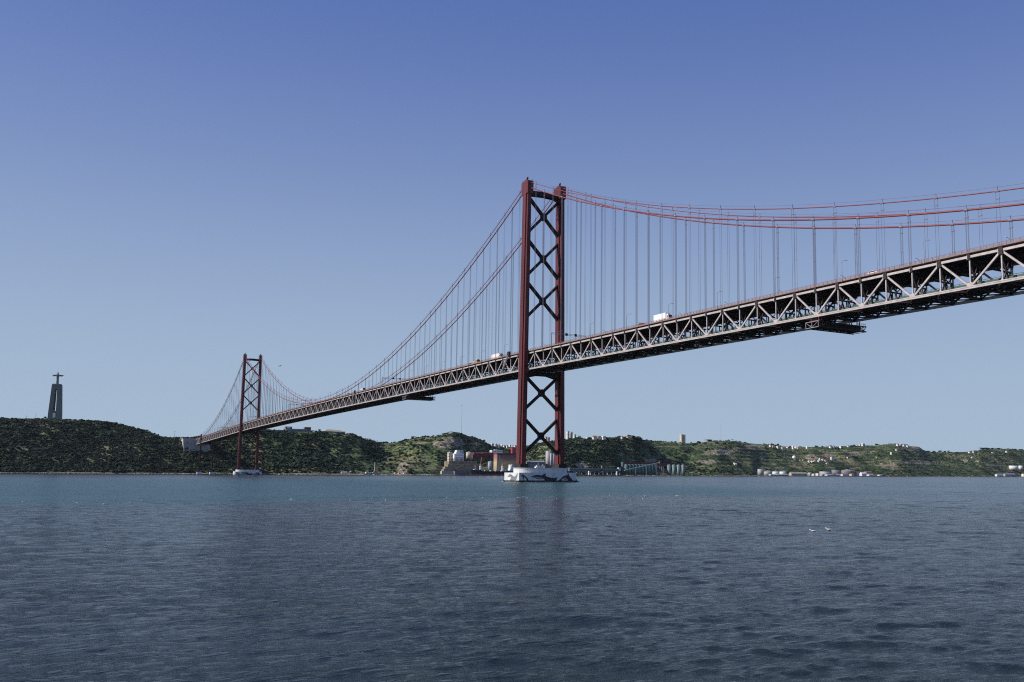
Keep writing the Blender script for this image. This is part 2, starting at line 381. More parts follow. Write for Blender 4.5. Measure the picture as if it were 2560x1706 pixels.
# lamp posts
def lamp_geo(d):
    p = MB(); p.tube([(0,0,0),(0,0,7.3)], [.13,.08], 6); p.box(-.2,.2,-.2,.2,0,.5)
    p.tube([(0,0,7.0),(d*.5,0,7.75),(d*1.3,0,8.25),(d*2.1,0,8.4)], .07, 5)
    h = MB(); h.loft([[(d*(2.0+a), y*s, 8.32+z) for y, z in ((-.18,0),(.18,0),(.14,.16),(-.14,.16))] for a, s in ((0,.6),(.3,1),(.95,.8))])
    return p, h
def lamps(sx, y0, side):
    o = thing('street_lamp', 'x', 'street lamp', (sx*11.55, y0, zb(y0)+10.9), 0, f'lamp posts along the {side} deck edge'); p, h = lamp_geo(-sx)
    p.build('pole', M['galv'], o); h.build('lamp_head', M['white'], o)
    far = MB(); far.v = p.v+h.v; far.f = p.f+[tuple(len(p.v)+i for i in f) for f in h.f]
    fo = None; i = 0; y = y0
    while y < 1470:
        if abs(y-S) < 8 or abs(y) < 8: y += 37.45; continue
        if i == 0: c = o
        elif y < 320: c = copy_tree(o)
        else:
            if fo is None: c = fo = far.build('street_lamp', M['galv']); tag(fo, 'x', 'street lamp', o['group'])
            else: c = fo.copy(); COL.objects.link(c)
        c.location = (sx*11.55, y, zb(y)+10.9)
        c['label'] = f"curved lamp post on the {side} edge of the bridge deck, {nth(i)} from the right"
        i += 1; y += 37.45
lamps(-1, -305.2, 'near'); lamps(1, -322., 'far')

# road vehicles
def lorry(y, x, L, box, cabm, label, boxh=2.9, cat='lorry', flat=False):
    o = thing('lorry', label, cat, (x, y, zb(y)+11.36)); b = MB()
    if flat: b.box(-1.2,1.2,-L/2+2.6,L/2,1.0,1.5); b.box(-1.1,1.1,-L/2+3.2,L/2-1.5,1.5,2.5)
    else: b.box(-1.25,1.25,-L/2+2.3,L/2,1.0,1.0+boxh); b.box(-1.28,1.28,L/2-.12,L/2+.02,.95,1.05+boxh)
    b.build('cargo_box', box, o)
    c = MB(); c.prism([(-L/2,.5),(-L/2,1.6),(-L/2+.35,2.9),(-L/2+2.0,3.0),(-L/2+2.0,.5)], 'x', -1.2, 1.2); c.box(-.9,.9,-L/2+.8,-L/2+1.9,3.0,3.5)
    cb = c.build('cab', cabm, o)
    MB().prism([(-L/2-.03,1.65),(-L/2+.30,2.8),(-L/2+.36,2.8),(-L/2+.03,1.65)], 'x', -1.1, 1.1).build('windscreen', M['glass'], cb)
    MB().box(-1.23,1.23,-L/2+.5,-L/2+1.5,1.7,2.6).build('side_window', M['glass'], cb)
    MB().box(-1.0,1.0,-L/2+.4,L/2-.2,.55,.95).build('chassis', M['tyre'], o)
    for yy in (-L/2+1.1, L/2-2.6, L/2-1.4):
        for xx in (-1.1, 1.1): MB().tube([(xx-.14,yy,.5),(xx+.14,yy,.5)], .5, 14).build('wheel', M['tyre'], o)
def car(y, x, body, label, h=1.45, L=4.4, cat='car'):
    o = thing('van' if h > 1.7 else 'car', label, cat, (x, y, zb(y)+11.36)); b = MB(); k = L/2
    b.prism([(-k,.35),(-k,.8),(-k+.15*L,.95),(-k+.3*L,h),(k-.15*L,h),(k-.02,.95),(k,.35)], 'x', -.88, .88)
    bd = b.build('body', body, o)
    MB().prism([(-k+.19*L,1.0),(-k+.32*L,h-.1),(k-.17*L,h-.1),(k-.08*L,1.0)], 'x', -.9, .9).build('side_window', M['glass'], bd)
    for yy in (-k+.8, k-.8):
        for xx in (-.8, .8): MB().tube([(xx-.1,yy,.33),(xx+.1,yy,.33)], .33, 12).build('wheel', M['tyre'], o)
lorry(-146, -8.3, 12.6, M['white'], M['white'], 'white box lorry on the deck to the right of the nearer tower', 3.2)
lorry(51, -7.6, 14.5, M['white2'], M['white'], 'pale box lorry with white cab just left of the nearer tower', 2.9)
lorry(87, -7.8, 9.5, M['cary'], M['cary'], 'low yellow flatbed lorry behind the pale box lorry on the deck', flat=True)
car(-128.5, -9.0, M['carr'], 'dark red car following the white box lorry', 1.75)
car(-281, -9.2, M['carw'], 'white car beside a lamp post at the right end of the deck', 1.5)
car(95.5, -8.6, M['card'], 'dark car behind the yellow flatbed lorry', 1.6)
lorry(362, -8.4, 8.5, M['white2'], M['card'], 'small lorry with dark cab midway along the main span', 2.2)
car(412, -8.4, M['card'], 'dark van midway along the main span', 2.1, 5.2, 'van')
car(836, -8.6, M['carw'], 'white van nearing the right of the far tower', 2.6, 6.0, 'van')
car(921, -8.8, M['carw'], 'small white car close to the right of the far tower', 1.6)
car(1000, -8.9, M['carw'], 'white van right beside the far tower leg', 2.3, 5.5, 'van')
car(1190, -8.9, M['card'], 'dark car on the deck left of the far tower', 1.8)
car(1262, -8.9, M['carw'], 'white car on the side span near the far shore', 1.9, 4.6)
# sign gantries
for i, (y, lab) in enumerate(((-35,'just right of the nearer tower'),(292,'on the middle of the main span'),(678,'towards the far end of the main span'),(955,'just right of the far tower'),(1262,'left of the far tower'))):
    o = thing('sign_gantry', f'overhead sign gantry spanning the road deck {lab}', 'sign gantry', (0, y, zb(y)+10.9), 0, 'sign gantries over the deck')
    b = MB()
    for sx in (-1,1): b.bar((sx*11.6,0,0),(sx*11.6,0,8.2),.32,.32)
    for z in (7.4, 8.2): b.bar((-11.6,0,z),(11.6,0,z),.14,.16)
    for k in range(12): b.bar((-11.6+k*1.933,0,7.4 if k%2 else 8.2),(-11.6+(k+1)*1.933,0,8.2 if k%2 else 7.4),.1,.1)
    b.build('frame', M['galv'], o)
    for x in (-1.5, 4.8): MB().box(x-.75,x+.75,-.3,.1,7.1,8.6).build('sign_panel', M['tyre'], o)

# ------------------------------------------------------------------ terrain
SKY = [(-400,1046),(0,1046),(100,1047),(175,1050),(235,1054),(290,1059),(330,1070),(375,1080),(390,1088),(405,1094),(425,1097),(480,1095),(560,1090),(620,1082),(648,1078),(710,1080),(800,1080),(850,1084),(870,1088),(895,1095),(930,1104),(945,1108),(960,1110),(990,1107),(1030,1097),(1085,1093),(1110,1087),(1130,1084),(1150,1086),(1165,1091),(1180,1096),(1200,1103),(1220,1110),(1240,1115),(1290,1118),(1320,1117),(1345,1112),(1385,1104),(1440,1098),(1520,1098),(1580,1094),(1600,1097),(1613,1104),(1700,1108),(1725,1110),(1745,1108),(1770,1104),(1835,1104),(1855,1108),(1900,1111),(1920,1114),(1960,1118),(2080,1118),(2120,1117),(2190,1115),(2230,1112),(2260,1114),(2285,1117),(2300,1120),(2310,1128),(2340,1132),(2410,1132),(2440,1130),(2450,1125),(2480,1124),(2510,1124),(2560,1126),(3100,1124)]
RID = [(-400,260),(0,260),(300,240),(400,190),(470,160),(550,180),(650,220),(800,260),(900,330),(960,560),(1050,350),(1130,300),(1200,420),(1260,650),(1340,600),(1400,300),(1580,300),(1620,480),(1720,520),(1800,520),(2000,760),(2250,600),(2350,900),(2450,800),(3100,900)]
SHF = [(-400,10),(900,10),(1000,22),(1090,40),(1150,110),(1320,110),(1380,60),(1440,50),(1530,60),(1550,105),(1650,105),(1720,85),(1790,14),(1880,60),(1900,120),(2180,120),(2250,25),(2450,25),(2510,70),(3100,70)]
SHO = [(-1500,1560),(-400,1500),(0,1488),(118,1420),(365,1330),(600,1350),(900,1420),(1500,1600),(2500,1900),(4000,2300),(9000,4200)]
def ip(tab, x): return float(np.interp(x, [a for a, b in tab], [b for a, b in tab]))
US = np.arange(-400, 3101, 5.)
def dshore(a):
    s, c = math.sin(a), math.cos(a); d = 1200.
    for _ in range(40): d += (ip(SHO, CAM.x+d*s)-(CAM.y+d*c))*.7
    return d
COLS = []
for u in US:
    a = azd(u); d0 = dshore(a); r = ip(RID, u); dr = d0+r/max(.6, math.cos(a*.6)); u2 = u+(1501-u)*(hv(u)-ip(SKY, u))/20990; COLS.append((a, d0, dr, Zv(u2, ip(SKY, u2), dr), ip(SHF, u)))
CA = np.array(COLS)
ROCK = [(1128,1108,27,12,1),(1092,1112,14,8,.7),(1008,1170,11,15,1),(1455,1162,16,7,.9),(1555,1136,6,4,.7),(1622,1152,14,4,.8),(1768,1154,26,6,.7),(1782,1133,26,6,.6),(1808,1128,24,7,.9),(1885,1118,20,6,.9),(1845,1124,18,4,.6),(2028,1143,14,6,1),(2072,1139,16,4,1),(2135,1135,14,5,.8),(2172,1131,18,3,.8),(2274,1121,17,5,1.2),(2232,1165,5,9,1),(2212,1163,22,5,.6),(2300,1157,55,4,.7),(2412,1153,6,5,.9),(2480,1165,25,4,.5),(1190,1150,20,4,.4),(1420,1110,20,3,.3),(1040,1160,30,10,.35)]
def col_at(a): return [float(np.interp(a, CA[:,0], CA[:,i])) for i in range(1,5)]
def uv_of(x, y, z):
    d = Vector((x,y,z))-CAM; w = d.dot(_fw); return 1280+PPX+F*d.dot(RT)/w, 853+PPY-F*d.dot(UP)/w
def height(x, y, col=None):
    dx, dy = x-CAM.x, y-CAM.y; a = math.atan2(dx, dy); D = math.hypot(dx, dy); d0, dr, H, sh = col or col_at(a)
    s = D-d0; rr = dr-d0
    if s < 0: return max(-4, s*.35)
    if s < sh: z = min(2.6, .2+s*.35)
    elif D < dr:
        t = (s-sh)/(rr-sh); p = .55*math.sin(t*math.pi/2)**.9+.45*(t*t*(3-2*t))
        z = 2.6+(H-2.6)*p
        n1 = noise.fractal(Vector((x*.0065, y*.0065, 3.1)), .9, 2.1, 4); n2 = noise.fractal(Vector((x*.028, y*.028, 8.)), .8, 2.2, 3)
        e = math.sin(math.pi*t)**.8
        z += e*(n1*15+n2*4.0)*min(1, H/90)
        te = 9.*math.sin(.5*z+.9*n1)*.16*e; z += te
        z = max(1.5, z)
    else:
        z = H-(D-dr)*.012+noise.fractal(Vector((x*.008, y*.008, 3.1)), .9, 2.1, 3)*2*min(1,(D-dr)/80)-.002*max(0,(D-dr)-200)
    return z
rows_a = np.concatenate([np.linspace(-.06, 0, 4), np.linspace(.006, 1, 110), ])
verts = []; rock = []; fld = []
ncol = len(COLS)
EXTRA = [15,40,80,140,220,340,520,800,1200]
nrow = len(rows_a)+len(EXTRA)
for (a, d0, dr, H, sh), u in zip(COLS, US):
    for k in range(nrow):
        D = d0+rows_a[k]*(dr-d0) if k < len(rows_a) else dr+EXTRA[k-len(rows_a)]
        x, y = CAM.x+D*math.sin(a), CAM.y+D*math.cos(a); z = height(x, y, (d0, dr, H, sh))
        uu, vv = uv_of(x, y, z); rk = 0
        for cu, cv, ru, rv, w in ROCK:
            q = ((uu-cu)/ru)**2+((vv-cv)/rv)**2
            if q < 2.2: rk = max(rk, w*(1-q*.42))
        if rk > 0:
            rk += .35*noise.noise(Vector((x*.05, y*.05, z*.05))); rk = max(0, min(1, rk))
            D2 = D + 7*rk*noise.noise(Vector((x*.07, y*.07, z*.1))); x, y = CAM.x+D2*math.sin(a), CAM.y+D2*math.cos(a)
            z += rk*3*noise.noise(Vector((x*.09, y*.02, 1)))
        verts.append((x, y, z)); rock.append(rk)
faces = [(i*nrow+k, (i+1)*nrow+k, (i+1)*nrow+k+1, i*nrow+k+1) for i in range(ncol-1) for k in range(nrow-1)]
me = bpy.data.meshes.new('hills'); me.from_pydata(verts, [], faces)
at = me.attributes.new('rock', 'FLOAT', 'POINT'); at.data.foreach_set('value', rock)
hills = bpy.data.objects.new('hills', me); COL.objects.link(hills); tag(hills, 'scrub covered hills along the far bank of the river', 'hills', kind='structure')
me.polygons.foreach_set('use_smooth', [True]*len(me.polygons))
hm = bpy.data.materials.new('hillside'); hm.use_nodes = True; nt = hm.node_tree; N = nt.nodes; L = nt.links; b = N['Principled BSDF']; b.inputs['Roughness'].default_value = .95; b.inputs['Specular IOR Level'].default_value = .1
g = N.new('ShaderNodeNewGeometry'); 
def nz(scale, det=5, w=None):
    n = N.new('ShaderNodeTexNoise'); n.inputs['Scale'].default_value = scale; n.inputs['Detail'].default_value = det
    if w: mp = N.new('ShaderNodeMapping'); mp.inputs['Scale'].default_value = w; L.new(g.outputs['Position'], mp.inputs[0]); L.new(mp.outputs[0], n.inputs['Vector'])
    else: L.new(g.outputs['Position'], n.inputs['Vector'])
    return n
def ramp(src, stops):
    r = N.new('ShaderNodeValToRGB'); e = r.color_ramp.elements
    while len(e) < len(stops): e.new(.5)
    for i, (p, c) in enumerate(stops): e[i].position = p; e[i].color = (*c, 1)
    L.new(src, r.inputs[0]); return r.outputs[0]
def mix(f, a, c):
    m = N.new('ShaderNodeMix'); m.data_type = 'RGBA'; L.new(f, m.inputs[0])
    for i, s in ((6,a),(7,c)):
        if isinstance(s, tuple): m.inputs[i].default_value = (*s,1)
        else: L.new(s, m.inputs[i])
    return m.outputs[2]
def mrc(src, a, c):
    m = N.new('ShaderNodeMapRange'); m.inputs[1].default_value = a; m.inputs[2].default_value = c; L.new(src, m.inputs[0]); return m.outputs[0]
gr = ramp(nz(.012).outputs[0], [(.30,(.032,.050,.022)),(.42,(.070,.110,.048)),(.50,(.130,.172,.078)),(.62,(.23,.215,.11)),(.76,(.32,.28,.18))])
sp = ramp(nz(.11, 4).outputs[0], [(.42,(0,0,0)),(.60,(1,1,1))])
base = mix(sp, gr, (.022,.036,.016))
rc = ramp(nz(.16, 8, (1,1,.45)).outputs[0], [(.30,(.05,.045,.033)),(.44,(.17,.145,.10)),(.56,(.33,.285,.20)),(.72,(.46,.41,.31))])
aa = N.new('ShaderNodeAttribute'); aa.attribute_name = 'rock'
rn = N.new('ShaderNodeMath'); rn.operation = 'MULTIPLY_ADD'; rn.inputs[1].default_value = 2.2; L.new(nz(.075, 7, (1,1,.6)).outputs[0], rn.inputs[0])
r1 = N.new('ShaderNodeMath'); r1.operation = 'SUBTRACT'; L.new(aa.outputs['Fac'], r1.inputs[0]); r1.inputs[1].default_value = 1.10; L.new(r1.outputs[0], rn.inputs[2])
r2 = N.new('ShaderNodeMath'); r2.operation = 'MULTIPLY'; L.new(rn.outputs[0], r2.inputs[0]); L.new(mrc(aa.outputs['Fac'], .08, .3), r2.inputs[1])
rf = N.new('ShaderNodeMapRange'); rf.inputs[1].default_value = .25; rf.inputs[2].default_value = .55; L.new(r2.outputs[0], rf.inputs[0])
st_ = nz(1., 5, (.006,.006,.16)); base = mix(ramp(st_.outputs[0], [(.60,(0,0,0)),(.66,(1,1,1))]), base, ramp(nz(.03).outputs[0], [(.4,(.10,.115,.05)),(.6,(.30,.26,.17))]))   # terrace edges and paths
base = mix(rf.outputs[0], base, rc)
sx_ = N.new('ShaderNodeSeparateXYZ'); L.new(g.outputs['Position'], sx_.inputs[0])
bf = N.new('ShaderNodeMapRange'); bf.inputs[1].default_value = 2.9; bf.inputs[2].default_value = 2.2; L.new(sx_.outputs['Z'], bf.inputs[0])
base = mix(bf.outputs[0], base, ramp(nz(.035).outputs[0], [(.40,(.045,.042,.03)),(.62,(.27,.235,.165))]))
wf = N.new('ShaderNodeMapRange'); wf.inputs[1].default_value = .9; wf.inputs[2].default_value = .5; L.new(sx_.outputs['Z'], wf.inputs[0])
base = mix(wf.outputs[0], base, (.03,.03,.025))
L.new(base, b.inputs['Base Color'])
bp = N.new('ShaderNodeBump'); bp.inputs['Strength'].default_value = .6; bp.inputs['Distance'].default_value = 3; L.new(nz(.2, 6).outputs[0], bp.inputs['Height']); L.new(bp.outputs[0], b.inputs['Normal'])
me.materials.append(hm)

BLD = []                                                    # footprints that keep trees out: (x, y, r)
def clear(x, y): return all((x-a)**2+(y-c)**2 > r*r for a, c, r in BLD)
def Dsh(u): return float(np.interp(u, US, CA[:,1]))
def Drd(u): return float(np.interp(u, US, CA[:,2]))
def spot(u0, u1, vt, vb, D, depth):
    uc = (u0+u1)/2; x, y = W(up_(uc, (vt+vb)/2), D); a = azd(uc); s = mpp(uc, D)
    w = max(2., ((u1-u0)*s-depth*abs(math.sin(a)))/math.cos(a)); z0, z1 = Zv(uc, vb, D), Zv(uc, vt, D)
    BLD.append((x, y, max(w, depth)*.6+3)); return x, y, z0, max(1.5, z1-z0), w
def house(name, label, cat, u0, u1, vt, vb, D, depth, wm, rm=None, group=None, wins=0, rows=1, sink=1.5, flat=False, roof_h=.35):
    x, y, z0, h, w = spot(u0, u1, vt, vb, D, depth); t = thing(name, label, cat, (x, y, z0), 0, group); d = depth/2
    hw = h if flat else h*(1-roof_h)
    MB().box(-w/2, w/2, -d, d, -sink, hw).build('wall', wm, t)
    rb = MB()
    if flat: rb.box(-w/2-.2, w/2+.2, -d-.2, d+.2, hw, hw+.35); rb.box(-w*.2, w*.05, -d*.4, d*.3, hw+.3, hw+.3+min(1.6, h*.2))
    elif w >= depth: rb.prism([(-d-.4,hw-.1),(0,h),(d+.4,hw-.1)], 'x', -w/2-.3, w/2+.3)
    else: rb.prism([(-w/2-.4,hw-.1),(0,h),(w/2+.4,hw-.1)], 'y', -d-.3, d+.3)
    rb.build('roof', rm or M['tile'], t)
    for r in range(rows):
        zc = hw*(r+.55)/rows
        for k in range(wins):
            xc = -w/2+w*(k+.5)/wins; ww = w/wins*.28; hh = min(.9, hw/rows*.26)
            MB().box(xc-ww, xc+ww, -d-.06, -d+.1, zc-hh, zc+hh).build('window', M['glass'], t)
        for k in range(min(2, wins)):
            yc = -d+depth*(k+.5)/min(2, wins); hh = min(.9, hw/rows*.26)
            MB().box(-w/2-.06, -w/2+.1, yc-.8, yc+.8, zc-hh, zc+hh).build('window', M['glass'], t)
    return t
# --- statue on its gate-shaped pedestal
sx0, sy0 = W(up_(136.5, 1048), 2466); sz = Zv(135, 1048, 2466)
st = thing('monument', 'tall concrete statue with outstretched arms on a gate shaped pedestal on the left hill', 'monument', (sx0, sy0, sz), R(-11)); BLD.append((sx0, sy0, 30)); st.scale = (.92, .92, 1)
pd = MB(); H = 81.
def hwid(z): return 14.2-4.2*z/H
for s in (-1, 1):
    for zs in ([(-6, 0), (16, 16), (45, 45), (69.5, 69.5)],):
        pd.loft([[(s*x, y, z) for x, y in ((3.7-1.5*max(0,z)/70, -hwid(max(0,z))*.92), (hwid(max(0,z)), -hwid(max(0,z))*.92), (hwid(max(0,z)), hwid(max(0,z))*.92), (3.7-1.5*max(0,z)/70, hwid(max(0,z))*.92))] for z, _ in zs])
pd.loft([[(x*k, y*k*.92, z) for x, y in ((-1,-1),(1,-1),(1,1),(-1,1))] for z, k in ((69.5,hwid(69.5)),(80.2,hwid(80.2)))])
pd.loft([[(x*k, y*k*.9, z) for x, y in ((-1,-1),(1,-1),(1,1),(-1,1))] for z, k in ((80.2,9.3),(82,8.6))])
pd.prism([(-2.9,69.6),(-2.9,67.0),(-1.8,68.6),(0,69.3),(1.8,68.6),(2.9,67.0),(2.9,69.6)], 'y', -9.6, 9.6)
pd.box(-4.6, 4.6, -12, 12, -6, 18.5)
ped = pd.build('pedestal', M['stat'], st)
MB().box(-3.0, 3.0, -12.7, -12.0, 3.2, 13.6).build('entrance_panel', M['white2'], ped)
MB().box(-2.0, 2.0, -12.8, -12.0, -.5, 3.0).build('door', M['glass'], ped)
fg = MB()
def ring(rx, ry, z, n=20, oy=0): return [(rx*math.cos(2*math.pi*k/n), oy+ry*math.sin(2*math.pi*k/n), z) for k in range(n)]
fg.loft([ring(3.2,2.9,81.5), ring(3.05,2.7,85), ring(2.75,2.4,92), ring(2.6,2.2,97), ring(3.0,2.3,100.5), ring(3.7,2.3,103.2), ring(2.9,2.0,104.6), ring(1.3,1.3,105.6), ring(1.15,1.2,106.2), ring(1.55,1.7,107.4), ring(1.5,1.7,108.6), ring(.9,1.1,109.6), ring(.2,.2,109.9)])
def arm(s):
    def sec(x, zt, zb_, w): return [(s*x, -w, zb_), (s*x, w, zb_), (s*x, w*1.05, (zt+zb_)/2), (s*x, w*.7, zt), (s*x, -w*.7, zt), (s*x, -w*1.05, (zt+zb_)/2)]
    fg.loft([sec(2.2,104.4,100.0,1.5), sec(5,103.8,100.3,1.4), sec(8.5,103.5,99.9,1.3), sec(10.4,103.4,99.7,1.1), sec(10.6,103.3,101.8,.9), sec(12.2,103.1,102.0,.8), sec(13.8,102.9,102.3,.55), sec(14.3,102.8,102.5,.3)])
arm(-1); arm(1)
fo = fg.build('statue', M['stat'], st, smooth=True)
rmod = fo.modifiers.new('fuse', 'REMESH'); rmod.mode = 'VOXEL'; rmod.voxel_size = .28
# --- hilltop buildings
D = Drd(745)+4
x, y, z0, h, w = spot(712, 775, 1073, 1090, D, 16)
BLD[-1] = (BLD[-1][0], BLD[-1][1]-8, w*.62+12)
t = thing('hilltop_building', 'long dark stepped building with pale floor bands on the ridge right of the far tower', 'building', (x, y, z0))
MB().box(-w/2, w/2, -8, 8, -3, h).build('wall', M['tankd'], t)
for k in range(4): MB().box(-w/2-.5, w/2+.5-k*0, -10.5+k*.6, -8, h*(.12+.24*k), h*(.12+.24*k)+.9).build('balcony', M['slate'], t)
for xa, xb in ((-w/2, -w/2+w*.24), (w/2-w*.24, w/2)): MB().box(xa, xb, -8.4, 6, h, h+4.6).build('roof_block', M['dkred'], t)
MB().box(-w/2+2.2, -w/2+w*.17, -8.6, -8.3, h+.6, h+3.6).build('window', M['white'], t)
for k in range(9): MB().box(-w/2+w*(k+.2)/9, -w/2+w*(k+.8)/9, -8.08, -7.9, h*.50, h*.58).build('window', M['glass'], t)
D = Drd(833)+2
x, y, z0, h, w = spot(804, 862, 1074, 1087, D, 20)
BLD[-1] = (BLD[-1][0], BLD[-1][1]-10, w*.66+14)
t = thing('hilltop_building', 'low wide building with broad brown roof on the ridge left of the umbrella pines', 'building', (x, y, z0))
MB().box(-w*.42, w/2, -9, 9, -4, h*.62).build('wall', M['tank'], t)
MB().loft([[(-w*.46,-11,h*.62),(w*.5,-11,h*.5),(w*.5,11,h*.5),(-w*.46,11,h*.62)], [(-w*.30,-3,h*1.0),(w*.3,-3,h*.86),(w*.3,3,h*.86),(-w*.30,3,h*1.0)]]).build('roof', M['beige'], t)
MB().box(-w*.5, -w*.22, -14, -8.5, -2, 1.7).build('terrace', M['white'], t)
for k in range(8): MB().box(-w*.2+k*w*.055, -w*.2+k*w*.055+w*.04, -9.1, -8.9, h*.12, h*.48).build('window', M['glass'], t)
# --- brick chimneys and shore sheds under the terraced slope
for (u, vt, vb, lab) in ((937,1156,1180,'taller slim brick chimney standing on the far shore'),(942.5,1162,1182,'shorter slim brick chimney with sheds at its foot on the far shore')):
    D = Dsh(u)+22; x, y = W(u, D); z0 = Zv(u, vb, D); hh = Zv(u, vt, D)-z0; t = thing('chimney', lab, 'chimney', (x, y, z0))
    MB().lathe(0, 0, [(1.5,-2),(1.35,2),(.95,hh-1.2),(1.15,hh-1.1),(1.1,hh)], 14).build('shaft', M['beige'], t); MB().box(-2.2,2.2,-2.2,2.2,-2.5,1.4).build('plinth', M['stone'], t)
for i, (u0,u1,vt,vb,wm,rm,fl) in enumerate([(852,868,1179.5,1185,'white2','slate',0),(873,882,1177.5,1186,'stone','slate',0),(884,895,1179,1186,'tank','slate',0),(913,927,1180.5,1187,'white','slate',1),(930,944,1181.5,1187.5,'tank','slate',1),(944,954,1180,1187,'white2','slate',0),(985,991,1181,1187,'white2','tile',0),(994,1000,1181.5,1187.5,'white','tile',0),(1007,1014,1183.5,1189,'white','slate',1)]):
    house('shore_shed', f"{ {'white':'white','white2':'off white','stone':'brown stone','tank':'grey'}[wm]} shed by the water, {nth(i)} from the left of those left of the ship", 'shed', u0, u1, vt, vb, Dsh((u0+u1)/2)+14+(i%3)*5, 7, M[wm], M[rm], 'sheds on the shore left of the quay', wins=2 if i < 6 else 1, flat=bool(fl))
# --- quay with stone terraces and the white stepped building
def wall_of(label, u0, u1, vt, vb, D, dep, m, cop=None):
    x, y, z0, h, w = spot(u0, u1, vt, vb, D, dep); BLD[-1] = (x, y, 8); t = thing('retaining_wall', label, 'wall', (x, y, z0))
    wl = MB(); wl.loft([[(-w/2,-dep/2,-3),(w/2,-dep/2,-3),(w/2,dep/2,-3),(-w/2,dep/2,-3)], [(-w/2+.3,-dep/2+.8,h),(w/2,-dep/2+.8,h),(w/2,dep/2,h),(-w/2+.3,dep/2,h)]]).build('wall', m, t)
    if cop: MB().box(-w/2, w/2, -dep/2+.3, -dep/2+2.6, h, h+.6).build('coping', cop, t)
for k in range(7):
    u = 1112+k*12; BLD.append((*W(u, Dsh(u)+70), 42))
D = Dsh(1140)
wall_of('pale concrete quay wall at the waterline left of the ship', 1101, 1133, 1178, 1188, D+10, 9, M['concg'])
wall_of('grey quay wall next to the bow of the ship', 1133.5, 1168, 1178.5, 1188, D+12, 9, M['tankd'])
wall_of('lowest stone terrace with pale coping above the quay', 1104, 1192, 1173.5, 1181, D+30, 16, M['stone'], M['stonel'])
wall_of('second stone terrace with pale coping counted up from the quay', 1107, 1196, 1168, 1176, D+44, 16, M['stone'], M['stonel'])
wall_of('third stone terrace with pale coping counted up from the quay', 1114, 1198, 1162, 1171, D+58, 16, M['stone'], M['stonel'])
wall_of('topmost stone terrace carrying the white stepped building', 1111, 1192, 1154, 1166, D+76, 30, M['stone'], M['stonel'])
D = Dsh(1140)+88
x, y, z0, h, w = spot(1130, 1159, 1126, 1154.5, D, 14); BLD[-1] = (x, y, 28)
t = thing('stepped_building', 'white stepped building with dark window bands above the stone terraces', 'building', (x, y, z0))
for (xa, xb, ya, za, zc) in ((-.5,.5,-7,.28,.70),(-.28,.5,-5.5,.70,.87),(-.2,.5,-4,.87,1.)):
    MB().box(w*xa, w*xb, ya, 7, h*za, h*zc).build('wall', M['white'], t)
MB().box(-w*.5, w*.5, -6.0, 7, -2, h*.28).build('wall', M['tankd'], t)
for k in range(8): MB().box(-w*.5+w*k/7.3, -w*.5+w*k/7.3+.8, -7, -6.1, -1, h*.27).build('column', M['white'], t)
for (xa, xb, yy, zc, hh) in ((-.38,.42,-7.06,.37,.5),(-.32,.46,-7.06,.56,.5),(.12,.5,-5.56,.76,.8),(.14,.5,-4.06,.92,.8)):
    MB().box(w*xa, w*xb, yy, yy+.3, h*zc-hh, h*zc+hh).build('window', M['glass'], t)
house('annex', 'small pale annex at the left end of the white stepped building', 'building', 1118, 1130, 1132, 1153.5, D+3, 10, M['cream'], M['white'], wins=2, rows=3, flat=True)
def drum(name, label, cat, u0, u1, vt, vb, D, m, cap='cone', group=None, top=None, sink=2.):
    uc = (u0+u1)/2; r = (u1-u0)/2*mpp(uc, D); x, y = W(up_(uc, (vt+vb)/2), D); z0 = Zv(uc, vb, D); h = Zv(uc, vt, D)-z0; BLD.append((x, y, r+4))
    t = thing(name, label, cat, (x, y, z0), 0, group)
    hc = {'cone': h-min(h*.25, r*.35), 'flat': h-.1, 'dome': h-r*.8}[cap]
    b = MB(); b.lathe(0, 0, [(r,-sink),(r,hc)], 28); o = b.build('shell', m, t, smooth=False)
    for p in o.data.polygons: p.use_smooth = abs(p.normal.z) < .5
    c = MB()
    if cap == 'cone': c.lathe(0, 0, [(r*1.03,hc),(r*1.03,hc+.15),(.3,h)], 28)
    elif cap == 'flat': c.lathe(0, 0, [(r*1.03,hc),(r*1.03,h)], 28)
    else: c.lathe(0, 0, [(r,hc)]+[(r*math.cos(a), hc+r*.8*math.sin(a)) for a in np.linspace(.15,1.5,7)], 28)
    c.build('roof', top or m, t)
    l = MB(); a = -2.2
    for da in (-.05,.05): l.bar((r*1.05*math.cos(a+da), r*1.05*math.sin(a+da), 0), (r*1.05*math.cos(a+da), r*1.05*math.sin(a+da), hc+.8), .12, .12)
    l.build('ladder', M['galv'], t)
    return t
drum('storage_tank', 'pale round tank between the white stepped building and the red shed', 'tank', 1165, 1178.5, 1129.5, 1145, Dsh(1170)+150, M['cream'], 'cone')
house('industrial_shed', 'long red metal shed behind the ship, left of the tall silo', 'shed', 1179, 1236, 1131, 1145.5, Dsh(1200)+155, 16, M['dkred'], M['redb'], wins=0, roof_h=.12)
for u, lab in ((1193,'left red round hood on the long red shed roof'),(1205,'right red round hood on the long red shed roof')):
    D = Dsh(1200)+142; x, y = W(u, D); t = thing('roof_hood', lab, 'roof hood', (x, y, Zv(u,1135,D)))
    MB().lathe(0,0,[(4.6,0),(4.6,.5),(2.5,1.7),(.4,2.3)],20).build('canopy', M['redb'], t); MB().lathe(0,0,[(.5,-9),(.5,0)],10).build('stem', M['redb'], t)
house('office_building', 'white flat roofed building standing above the left end of the tall silo', 'building', 1224, 1256, 1126.5, 1140, Dsh(1240)+190, 14, M['white'], M['white'], wins=7, rows=2, flat=True)
house('tower_block', 'narrow bright red block right of the tall silo, beside the tower leg', 'building', 1277, 1288.5, 1121, 1134, Dsh(1282)+190, 8, M['redbright'], M['redbright'], flat=True, wins=0)
